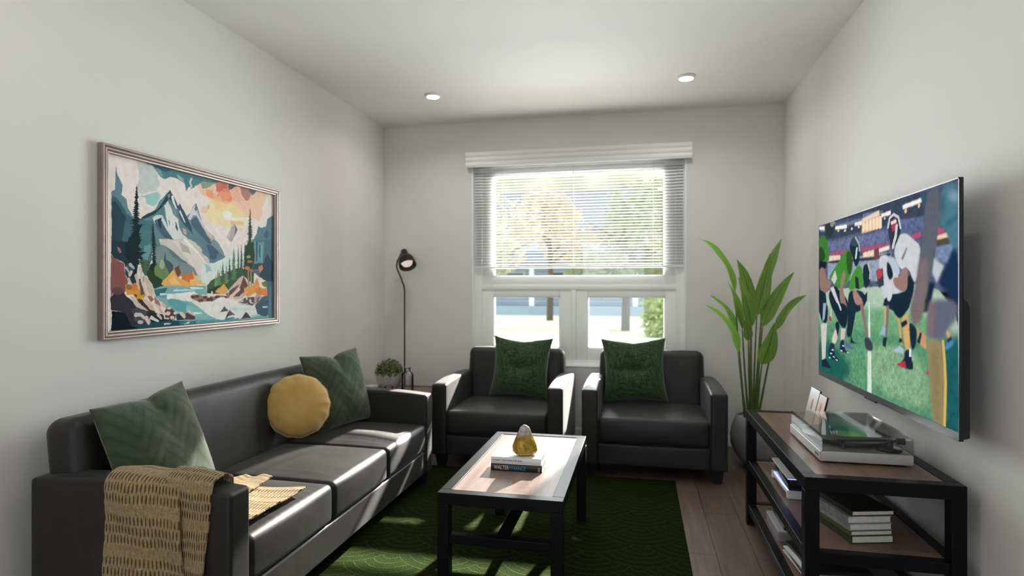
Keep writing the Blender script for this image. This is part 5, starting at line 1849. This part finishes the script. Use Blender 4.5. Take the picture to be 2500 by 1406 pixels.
("l",[(.933,.652),(.941,.74),(.945,.822),(.939,1.005)],.01,(212,188,88),None,.002,1,1),
("e",(.862,.797),(.005,.007),(190,60,70),.3,1,.01,0,0)]


def rounded(P, it=2):
    for _ in range(it):
        Q = []
        for i in range(len(P)):
            (x0, y0), (x1, y1) = P[i], P[(i + 1) % len(P)]
            Q += [(0.78 * x0 + 0.22 * x1, 0.78 * y0 + 0.22 * y1), (0.22 * x0 + 0.78 * x1, 0.22 * y0 + 0.78 * y1)]
        P = Q
    return P


def draw(art, strokes, soft=0):
    for s in strokes:
        if s[0] == 'p':
            P = rounded(s[1]) if soft and len(s[1]) > 4 else s[1]
            art.poly(P, s[2], s[3], s[6], s[4] + 0.08 * soft, s[5] or soft)
        elif s[0] == 'l':
            art.line(s[1], s[2], s[3], s[5], s[7], s[4], bool(s[6]))
        elif s[0] == 'e':
            art.ell(s[1][0], s[1][1], s[2][0], s[2][1], s[3], s[5], s[4], s[6], s[7], s[8])
        else:
            art.fir(s[1], s[2], s[3], s[4], s[5], s[6])


_a = Art(620, 400, 3)
_a.paint(np.ones((400, 620)), (222, 212, 207))
draw(_a, PAINT_STROKES)
_q = np.floor(_a.fbm(34, 3) * 9) / 9 - 0.5          # flat dabs of lighter and darker paint
_q2 = np.floor(_a.fbm(90, 2) * 6) / 6 - 0.5
PAINT_ART = np.clip(_a.img * (1 + 0.17 * _q + 0.13 * _q2)[..., None], 0, 1)
_a = Art(560, 420, 5)
_a.n3 = 0.5 * _a.fbm(120, 2) + 0.5 * _a.fbm(60, 2)
draw(_a, SCREEN_STROKES, 1)
SCREEN_STROKES = PAINT_STROKES = None
TV_ART = np.clip(_a.img, 0, 1)


TVM = NT('lit_screen')
at_ = TVM.node('ShaderNodeAttribute', attribute_name='paint')
TVM.set(**{'Base Color': (0.01, 0.01, 0.01), 'Roughness': 0.4, 'Specular IOR Level': 0.0, 'Emission Color': at_.outputs['Color'], 'Emission Strength': 0.60})
SY0, SY1, SZ0, SZ1 = -hy + 0.004, hy - 0.004, -hz + BZ, hz - 0.004
art_mesh('screen', TV_ART, TVM.m, tv, lambda u, v: np.stack([np.full_like(u, -0.0012), SY1 + (SY0 - SY1) * u, SZ1 + (SZ0 - SZ1) * v], 1))

# ---------------------------------------------------------------- painting
PY0, PY1, PZ0, PZ1 = 1.985, 3.182, 0.989, 1.785
pt = thing('framed_painting', 'large framed mountain lake painting above the sofa', 'painting', (XL, (PY0 + PY1) / 2, (PZ0 + PZ1) / 2))
hy2, hz2 = (PY1 - PY0) / 2, (PZ1 - PZ0) / 2
fm = plain('brushed_rose_bronze_frame', (0.36, 0.285, 0.255), 0.38, metal=0.55, var=0.08, scale=20)
fdark = plain('frame_dark_groove', (0.10, 0.070, 0.060), 0.5)
FWd = 0.036
profl = [(0.0, 0.0), (0.0, 0.026), (0.003, 0.029), (0.008, 0.029), (0.010, 0.024), (0.013, 0.024), (0.015, 0.027), (0.022, 0.027), (0.024, 0.021), (0.027, 0.021), (0.029, 0.023), (0.033, 0.022), (0.036, 0.016), (0.036, 0.004)]
b = MB()
vs, fs = [], []
cor = [(-1, -1), (1, -1), (1, 1), (-1, 1)]
np_ = len(profl)
for (sy, sz) in cor:
    for (o_, d_) in profl:
        vs.append((d_, sy * (hy2 - o_), sz * (hz2 - o_)))
for i in range(4):
    j = (i + 1) % 4
    for k in range(np_ - 1):
        b.cur = 1 if k in (4, 8) else 0
        b.add([vs[i * np_ + k], vs[i * np_ + k + 1], vs[j * np_ + k + 1], vs[j * np_ + k]], [(0, 1, 2, 3)])
b.build('frame', [fm, fdark], pt, fix=False)
PM = NT('painted_canvas')
at_ = PM.node('ShaderNodeAttribute', attribute_name='paint')
PM.set(**{'Base Color': at_.outputs['Color'], 'Roughness': 0.7, 'Specular IOR Level': 0.04})
art_mesh('canvas', np.clip(PAINT_ART * 1.25, 0, 0.95), PM.m, pt, lambda u, v: np.stack([np.full_like(u, 0.008), -hy2 + FWd - 0.001 + (2 * hy2 - 2 * FWd + 0.002) * u, hz2 - FWd + 0.001 - (2 * hz2 - 2 * FWd + 0.002) * v], 1))

# ---------------------------------------------------------------- side table in the far left corner
st = thing('side_table', 'small wood-topped side table in the corner behind the sofa arm', 'side table', (-1.79, 4.09, 0))
b = MB()
hx, hy = 0.27, 0.44
r = 0.03
zt_ = 0.412
b.box(-hx, hx, -hy, -hy + r, zt_ - r, zt_, 0.002).box(-hx, hx, hy - r, hy, zt_ - r, zt_, 0.002)
b.box(-hx, -hx + r, -hy + r, hy - r, zt_ - r, zt_, 0.002).box(hx - r, hx, -hy + r, hy - r, zt_ - r, zt_, 0.002)
b.build('top_frame', M['blacksteel'], st)
MB().box(-hx + r, hx - r, -hy + r, hy - r, zt_ - 0.02, zt_ - 0.002, 0.001).build('wood_top', M['consolewood'], st)
for sx in (-1, 1):
    for sy in (-1, 1):
        x0, y0 = min(sx * hx, sx * (hx - r)), min(sy * hy, sy * (hy - r))
        MB().box(x0, x0 + r, y0, y0 + r, 0, zt_ - r, 0.002).build('leg', M['blacksteel'], st)
STZ = zt_ - 0.002

# little bushy plant
pp = thing('small_potted_plant', 'small bushy green plant in a rounded grey pot on the corner side table', 'plant', (-1.905, 4.33, STZ))
concrete = plain('pale_concrete', (0.56, 0.55, 0.555), 0.8, var=0.12, scale=30, bump=0.1)
MB().lathe([(0.0, 0), (0.055, 0), (0.066, 0.008), (0.088, 0.045), (0.100, 0.090), (0.101, 0.128), (0.097, 0.131), (0.093, 0.128), (0.09, 0.108), (0.0, 0.108)], 40).build('pot', concrete, pp, smooth=True, angle=50)


def leaf_mat(name, c0, c1, trans=0.35, rough=0.5):
    t = NT(name)
    v = t.coord()
    n = t.noise(v, 30, 3)
    c = t.ramp(n, [(0.3, c0), (0.7, c1)])
    t.set(**{'Base Color': c, 'Roughness': rough})
    tr = t.node('ShaderNodeBsdfTranslucent')
    t.link(c, tr.inputs[0])
    m = t.node('ShaderNodeMixShader')
    m.inputs[0].default_value = trans
    t.link(t.bsdf.outputs[0], m.inputs[1])
    t.link(tr.outputs[0], m.inputs[2])
    t.link(m.outputs[0], t.out.inputs[0])
    return t.m


M['herb'] = leaf_mat('herb_leaf', (0.085, 0.115, 0.026), (0.23, 0.26, 0.080), 0.3)
b = MB()
rnd = random.Random(4)
for i in range(620):
    a, e = rnd.uniform(0, 2 * PI), math.asin(rnd.uniform(-0.12, 1))
    q = rnd.uniform(0.72, 1.0)
    d = Vector((math.cos(a) * math.cos(e), math.sin(a) * math.cos(e), math.sin(e)))
    p = Vector((d.x * 0.112 * q, d.y * 0.112 * q, 0.128 + d.z * 0.112 * q))
    n = (d + Vector((rnd.uniform(-.6, .6), rnd.uniform(-.6, .6), rnd.uniform(-.2, .8)))).normalized()
    t1 = n.orthogonal().normalized()
    t1 = (Matrix.Rotation(rnd.uniform(0, 6.28), 3, n) @ t1)
    t2 = n.cross(t1)
    L, W = rnd.uniform(0.010, 0.016), rnd.uniform(0.006, 0.009)
    b.add([p - t1 * L, p + t2 * W + n * 0.002, p + t1 * L, p - t2 * W + n * 0.002], [(0, 1, 2, 3)])
for i in range(60):
    a, e = rnd.uniform(0, 2 * PI), math.asin(rnd.uniform(0.1, 1))
    d = Vector((math.cos(a) * math.cos(e), math.sin(a) * math.cos(e), math.sin(e)))
    b.tube([(d.x * 0.02, d.y * 0.02, 0.112), (d.x * 0.095, d.y * 0.095, 0.13 + d.z * 0.09)], 0.0012, 4)
b.build('foliage', M['herb'], pp, fix=False)

gb = MB()
pr = [(0.0, 0.0), (0.044, 0.0), (0.047, 0.004), (0.047, 0.118), (0.042, 0.132), (0.024, 0.145), (0.0225, 0.158), (0.024, 0.172), (0.030, 0.178)]
inn = [(max(0, rr - 0.003), zz + (0.004 if k < 2 else 0)) for k, (rr, zz) in enumerate(pr)]
gb.lathe(pr + inn[::-1], 36, cap=False)
o = gb.build('glass_bottle', M['clear'], None, smooth=True, angle=50)
o.location = (-1.745, 4.31, STZ)
tag(o, 'small clear glass bottle with a flared neck beside the little potted plant', 'bottle')
gb = MB()
gb.lathe([(0.0, 0), (0.026, 0), (0.031, 0.006), (0.033, 0.048), (0.030, 0.050), (0.0295, 0.047), (0.028, 0.010), (0.0, 0.008)], 28, cap=False)
o = gb.build('tealight_glass', M['clear'], None, smooth=True, angle=50)
o.location = (-1.845, 4.185, STZ)
tag(o, 'tiny clear glass in front of the little potted plant', 'glass')
gb = MB()
gb.lathe([(0.0, 0), (0.028, 0), (0.045, 0.020), (0.050, 0.045), (0.047, 0.046), (0.042, 0.022), (0.0, 0.006)], 32, cap=False)
o = gb.build('white_bowl', M['white'], None, smooth=True, angle=50)
o.location = (-1.995, 4.22, STZ)
tag(o, 'small white bowl at the far left edge of the corner side table', 'bowl')

# ---------------------------------------------------------------- floor lamp in the corner
LX, LY = -1.905, 4.640
fl = thing('floor_lamp', 'slim dark floor lamp with a bell shade in the far left corner', 'lamp', (LX, LY, 0))
MB().lathe([(0.0, 0), (0.098, 0), (0.100, 0.004), (0.098, 0.014), (0.02, 0.020), (0.0, 0.020)], 40).build('base', M['darkmetal'], fl, smooth=True, angle=40)
MB().tube([(0, 0, 0.018), (0, 0, 0.6), (0, 0, 1.18), (-0.004, -0.002, 1.215), (-0.030, -0.01, 1.29), (-0.056, -0.02, 1.355), (-0.062, -0.02, 1.385), (-0.054, -0.02, 1.425), (-0.022, -0.02, 1.486), (0.006, -0.02, 1.500)], 0.0062, 10).build('pole', M['darkmetal'], fl, smooth=True)
dv = Vector((0.45, -0.52, -0.86)).normalized()
Mx = Matrix.Translation((0.000, -0.02, 1.512)) @ dv.to_track_quat('Z', 'Y').to_matrix().to_4x4()
sh = [(0.0, 0.0), (0.020, 0.001), (0.027, 0.008), (0.031, 0.058), (0.034, 0.070), (0.055, 0.082), (0.066, 0.104), (0.070, 0.140), (0.071, 0.168), (0.069, 0.168), (0.067, 0.140), (0.063, 0.106), (0.050, 0.088), (0.0, 0.084)]
MB().lathe(sh, 40, M=Mx, cap=False).build('shade', M['darkmetal'], fl, smooth=True, angle=50)
MB().lathe([(0.0, 0.080), (0.016, 0.084), (0.022, 0.100), (0.046, 0.118), (0.048, 0.132), (0.040, 0.150), (0.0, 0.157)], 28, M=Mx).build('bulb', emit('warm_bulb', (1.0, 0.86, 0.76), 0.42), fl, smooth=True, angle=60)

# ---------------------------------------------------------------- tall potted plant
PX, PYc = 0.805, 4.27
pl = thing('tall_potted_plant', 'tall broad-leaved plant in a round grey planter by the window wall', 'plant', (PX, PYc, 0))
grey = plain('grey_planter', (0.30, 0.295, 0.285), 0.7, var=0.1, scale=12, bump=0.08)
MB().lathe([(0.0, 0), (0.095, 0), (0.115, 0.012), (0.165, 0.075), (0.195, 0.15), (0.198, 0.20), (0.185, 0.27), (0.160, 0.335), (0.152, 0.340), (0.145, 0.335), (0.155, 0.30), (0.0, 0.30)], 56).build('planter', grey, pl, smooth=True, angle=50)
b = MB()
rnd = random.Random(9)
for i in range(90):
    a, q = rnd.uniform(0, 6.28), 0.14 * math.sqrt(rnd.random())
    bm = bmesh.new()
    bmesh.ops.create_icosphere(bm, subdivisions=1, radius=rnd.uniform(0.012, 0.022))
    for w in bm.verts:
        w.co = Vector((w.co.x * 1.2 + q * math.cos(a), w.co.y + q * math.sin(a), w.co.z * 0.7 + 0.318 + rnd.uniform(0, 0.012)))
    b.bm(bm)
b.build('pebbles', plain('white_pebbles', (0.50, 0.49, 0.47), 0.8, var=0.3, scale=40), pl, smooth=True)


def bigleaf_mat():
    t = NT('banana_leaf')
    uv = t.node('ShaderNodeAttribute', attribute_name='blade').outputs['Vector']
    u, w, q = t.sep(uv)
    vein = t.math('PINGPONG', t.math('ADD', t.math('MULTIPLY', w, 34.0), t.math('MULTIPLY', t.math('ABSOLUTE', u), 5.0)), 0.5)
    n = t.noise(uv, 5, 3)
    f = t.math('ADD', t.math('MULTIPLY', n, 0.75), t.math('MULTIPLY', vein, 0.5))
    c = t.ramp(f, [(0.3, (0.135, 0.250, 0.058)), (0.62, (0.215, 0.375, 0.088)), (0.85, (0.30, 0.49, 0.14))])
    mid = t.math('LESS_THAN', t.math('ABSOLUTE', u), 0.045)
    c = t.mix(mid, c, (0.070, 0.135, 0.032))
    t.set(**{'Base Color': c, 'Roughness': 0.32, 'Specular IOR Level': 0.5})
    t.bump(vein, 0.25, 0.003)
    tr = t.node('ShaderNodeBsdfTranslucent')
    c2 = t.mix(1.0, c, (1.0, 1.15, 0.5), 'MULTIPLY')
    t.link(c2, tr.inputs[0])
    m = t.node('ShaderNodeMixShader')
    m.inputs[0].default_value = 0.45
    t.link(t.bsdf.outputs[0], m.inputs[1])
    t.link(tr.outputs[0], m.inputs[2])
    t.link(m.outputs[0], t.out.inputs[0])
    return t.m


M['bigleaf'] = bigleaf_mat()
M['stalk'] = plain('leaf_stalk', (0.105, 0.165, 0.035), 0.5)


def big_leaf(tip, base, width, root, bow, face=(0, -1, 0.3), fold=0.25, wav=0.006, seed=0):
    """blade from base to tip, bow = sideways sag vector; stalk from base down to root"""
    O = Vector((PX, PYc, 0))
    tip, base, root, bow = Vector(tip) - O, Vector(base) - O, Vector(root) - O, Vector(bow)
    face = Vector(face).normalized()
    rnd = random.Random(seed)
    ph = [rnd.uniform(0, 6.28) for _ in range(4)]
    n, m = 30, 10
    st_ = MB()
    mid = (root + base) / 2 + (base - root).cross(Vector((0, 1, 0))).normalized() * 0.008
    pts = []
    for i in range(13):
        t = i / 12
        pts.append(root * (1 - t) ** 2 + mid * 2 * t * (1 - t) + base * t * t)
    st_.tube(pts, [0.0085 - 0.0045 * i / 12 for i in range(13)], 8)
    so = st_.build('stalk', M['stalk'], pl, smooth=True)
    b = MB()
    vs, uvs = [], []
    for i in range(n + 1):
        t = i / n
        c = base.lerp(tip, t) + bow * 4 * t * (1 - t)
        c2 = base.lerp(tip, min(1, t + 0.02)) + bow * 4 * min(1, t + .02) * (1 - min(1, t + .02))
        c1 = base.lerp(tip, max(0, t - 0.02)) + bow * 4 * max(0, t - .02) * (1 - max(0, t - .02))
        d = (c2 - c1).normalized()
        side = d.cross(face).normalized()
        nn = side.cross(d)
        w = 0.86 * width / 2 * min(1.0, (t / 0.18) ** 0.6) * (1 - max(0, (t - 0.28) / 0.72) ** 1.9) + 0.001
        for k in range(m + 1):
            u = 2 * k / m - 1
            off = nn * (fold * abs(u) * w + wav * math.sin(9 * t + ph[0] + (2 if u > 0 else 0)) * u * u)
            vs.append(c + side * (u * w) + off)
            uvs.append((u, t, 0))
    fs = [(i * (m + 1) + k, i * (m + 1) + k + 1, (i + 1) * (m + 1) + k + 1, (i + 1) * (m + 1) + k) for i in range(n) for k in range(m)]
    b.add(vs, fs)
    o = b.build('leaf', M['bigleaf'], so, smooth=True, fix=False)
    at = o.data.attributes.new('blade', 'FLOAT_VECTOR', 'POINT')
    at.data.foreach_set('vector', [c for p in uvs for c in p])


RT = 0.31
LV = [((0.396, 4.15, 1.531), (0.627, 4.20, 1.185), 0.062, (0.700, 4.24), (0.035, 0, 0.045), (0.5, -1, 0.5)),
      ((0.571, 4.12, 1.243), (0.672, 4.18, 0.925), 0.062, (0.728, 4.27), (0.012, 0, 0.01), (0.5, -1, 0.3)),
      ((0.642, 4.22, 1.394), (0.742, 4.26, 1.085), 0.088, (0.742, 4.31), (0.012, 0, 0.01), (-0.1, -1, 0.2)),
      ((0.633, 4.08, 1.272), (0.720, 4.13, 0.945), 0.092, (0.742, 4.22), (0.010, 0, 0.0), (0.25, -1, 0.1)),
      ((0.838, 4.15, 1.425), (0.762, 4.18, 1.020), 0.108, (0.757, 4.27), (0.004, 0, 0.0), (0.05, -1, 0.1)),
      ((0.930, 4.24, 1.528), (0.822, 4.26, 1.210), 0.076, (0.775, 4.33), (-0.004, 0, 0.015), (-0.4, -1, 0.3)),
      ((0.984, 4.15, 1.303), (0.797, 4.18, 0.945), 0.098, (0.768, 4.25), (-0.010, 0, 0.015), (-0.25, -1, 0.2)),
      ((1.030, 4.02, 1.160), (0.858, 4.08, 0.930), 0.060, (0.775, 4.22), (-0.012, 0, 0.030), (-0.4, -1, 0.5)),
      ((0.838, 4.02, 0.982), (0.778, 4.10, 0.705), 0.116, (0.770, 4.22), (0.006, -0.02, 0.0), (0.05, -1, 0.1)),
      ((0.473, 4.20, 1.150), (0.640, 4.22, 0.900), 0.050, (0.712, 4.27), (0.022, 0, 0.028), (0.5, -1, 0.5)),
      ((0.428, 4.06, 1.086), (0.640, 4.12, 0.775), 0.060, (0.700, 4.20), (0.034, 0, 0.042), (0.5, -1, 0.4)),
      ((0.712, 4.28, 1.02), (0.730, 4.30, 0.84), 0.066, (0.752, 4.33), (0.0, 0, 0.0), (0.1, -1, 0.1))]
for k, (t, bs, w, rt, bw_, fc) in enumerate(LV):
    big_leaf(t, bs, w, (rt[0], rt[1], RT), bw_, fc, seed=k)

# ---------------------------------------------------------------- outside, seen through the window
GZ = -0.40
lawn = plain('pale_lawn', (0.70, 0.66, 0.47), 0.95, var=0.25, scale=1.5)  # pale straw-green base colour, varied at random
b = MB()
b.box(-60, 60, YB + 0.6, 7.5, GZ - 0.2, GZ - 0.01).box(-60, 60, 20.5, 70, GZ - 0.2, GZ)
struct(b.build('ground', lawn))
struct(MB().box(-60, 60, 7.5, 20.5, GZ - 0.2, GZ).build('road', plain('pale_concrete_road', (0.70, 0.68, 0.64), 0.9, var=0.05)))
shade_hill = plain('shade_hill_autumn', (0.42, 0.40, 0.24), 0.95, var=0.55, scale=0.35)  # added hillside, keeps direct sun off the street and house front
b = MB()
b.prism([(46.0, GZ - 0.2), (46.0, 21.0), (48.0, 22.6), (52.0, 23.0), (75.0, 14.0), (110.0, GZ - 0.2)], 'x', -75, 75)
struct(b.build('shade_hill', shade_hill), 'autumn hillside added behind the house to shade the street')
hs = thing('house', 'blue-grey house with white columns across the street', 'house', (-2.0, 37.0, GZ))
siding = NT('blue_grey_siding')
sx_, sy_, sz_ = siding.sep(siding.coord())
lap = siding.math('PINGPONG', sz_, 0.11)
siding.set(**{'Base Color': siding.ramp(siding.math('MULTIPLY', lap, 9.0), [(0.1, (0.26, 0.34, 0.42)), (0.4, (0.50, 0.60, 0.68))]), 'Roughness': 0.7})
MB().box(-12, 8, 0, 8, 0, 5.2).build('wall', siding.m, hs)
MB().prism([(-1.0, 5.1), (4.0, 8.3), (9.0, 5.1)], 'x', -12.6, 8.6).build('roof', plain('grey_shingle', (0.14, 0.15, 0.17), 0.9), hs)
MB().box(-11, 7, -2.6, 0, 0, 0.55).build('porch_floor', plain('slate_porch', (0.24, 0.31, 0.37), 0.8), hs)
MB().prism([(-3.0, 2.9), (-3.0, 3.1), (0, 3.9), (0, 2.9)], 'x', -11.4, 7.4).build('porch_roof', plain('grey_shingle_porch', (0.14, 0.15, 0.17), 0.9), hs)
for x in (-10.5, -7.2, -4.2, -1.2, 1.8, 4.8, 6.8):
    MB().box(x - 0.14, x + 0.14, -2.5, -2.2, 0.55, 2.9, 0.01).build('column', M['white'], hs)
dkglass = plain('dark_window_glass', (0.06, 0.11, 0.16), 0.1)
for x in (-9, -5.7, -2.8, 0.2, 5.8):
    f = MB()
    f.box(x - 0.62, x + 0.62, -0.06, 0.0, 0.95, 2.65)
    fo = f.build('window', M['white'], hs)
    MB().box(x - 0.52, x + 0.52, -0.08, -0.05, 1.05, 2.55).build('pane', dkglass, fo)
MB().box(2.7, 3.7, -0.08, 0, 0.55, 2.65).build('door', plain('tan_door', (0.42, 0.28, 0.12), 0.5), hs)

bark = plain('tree_bark', (0.10, 0.075, 0.055), 0.95, var=0.3, scale=12)
FOL = [leaf_mat('yellow_green_leaves', (0.40, 0.39, 0.21), (0.66, 0.62, 0.42), 0.5),
       leaf_mat('green_leaves', (0.20, 0.24, 0.11), (0.38, 0.41, 0.22), 0.5),
       leaf_mat('amber_leaves', (0.46, 0.35, 0.18), (0.70, 0.57, 0.38), 0.5)]


def leaf_cloud(b, c, rad, n, rnd, size=0.16):
    for _ in range(n):
        d = Vector((rnd.gauss(0, 1), rnd.gauss(0, 1), rnd.gauss(0, 1))).normalized()
        p = Vector(c) + Vector((d.x * rad[0], d.y * rad[1], d.z * rad[2])) * rnd.random() ** 0.4
        nn = Vector((rnd.gauss(0, 1), rnd.gauss(0, 1), rnd.gauss(0, 1))).normalized()
        t1 = nn.orthogonal().normalized() * size * rnd.uniform(0.6, 1.3)
        t2 = nn.cross(t1) * 0.6
        b.add([p - t1, p + t2, p + t1, p - t2], [(0, 1, 2, 3)])


def tree(name, label, x, y, h, cw, ch_, kind, seed, zc=None, n=1500):
    r_ = thing(name, label, 'tree', (x, y, GZ), 0, 'trees across the street')
    rnd = random.Random(seed)
    b = MB()
    b.tube([(0, 0, -0.05), (0.05, 0, h * 0.35), (-0.05, 0.05, h * 0.7), (0, 0, h * 0.9)], [0.17, 0.13, 0.09, 0.03], 8)
    for k in range(6):
        a = k * 1.05
        b.tube([(0, 0, h * (0.42 + 0.06 * k)), (math.cos(a) * cw * 0.7, math.sin(a) * cw * 0.7, h * (0.58 + 0.06 * k))], [0.06, 0.02], 6)
    b.build('trunk', bark, r_, smooth=True)
    b = MB()
    zc = zc or h * 0.68
    for k in range(9):
        a = rnd.uniform(0, 6.28)
        q = rnd.uniform(0.1, 0.75) * cw
        leaf_cloud(b, (q * math.cos(a), q * math.sin(a), zc + rnd.uniform(-0.55, 0.7) * ch_), (cw * 0.45, cw * 0.45, ch_ * 0.42), n // 9, rnd)
    b.build('crown', FOL[kind], r_, fix=False)


tree('street_tree', 'yellow-green tree at the left of the window view', -5.9, 21.8, 5.6, 2.6, 2.4, 0, 1, zc=3.1, n=2000)
tree('street_tree', 'amber tree in the middle of the window view', -4.3, 29.0, 6.6, 2.4, 2.1, 2, 2, zc=4.7, n=2000)
tree('street_tree', 'green tree right of the middle of the window view', -0.5, 22.6, 5.4, 2.0, 2.2, 1, 3, zc=3.2, n=2000)
tree('street_tree', 'pale yellow tree at the right of the window view', 1.7, 29.2, 6.8, 2.3, 2.3, 0, 4, zc=4.4, n=2000)
sb = thing('shrub', 'pale green shrub at the right edge of the window view', 'shrub', (0.70, 19.9, GZ))
b = MB()
leaf_cloud(b, (0, 0, 0.75), (0.7, 0.7, 0.85), 700, random.Random(6), 0.12)
b.build('foliage', leaf_mat('pale_shrub_leaves', (0.32, 0.38, 0.14), (0.55, 0.58, 0.28), 0.5), sb, fix=False)
MB().tube([(0, 0, -0.05), (0, 0, 0.6)], [0.05, 0.03], 8).build('stem', bark, sb)
sb = thing('shrub', 'pale yellow shrub at the left edge of the window view', 'shrub', (-4.95, 17.9, GZ))
b = MB()
leaf_cloud(b, (0, 0, 0.80), (0.55, 0.55, 0.75), 600, random.Random(16), 0.11)
b.build('foliage', FOL[0], sb, fix=False)
MB().tube([(0, 0, -0.05), (0, 0, 0.6)], [0.05, 0.03], 8).build('stem', bark, sb)
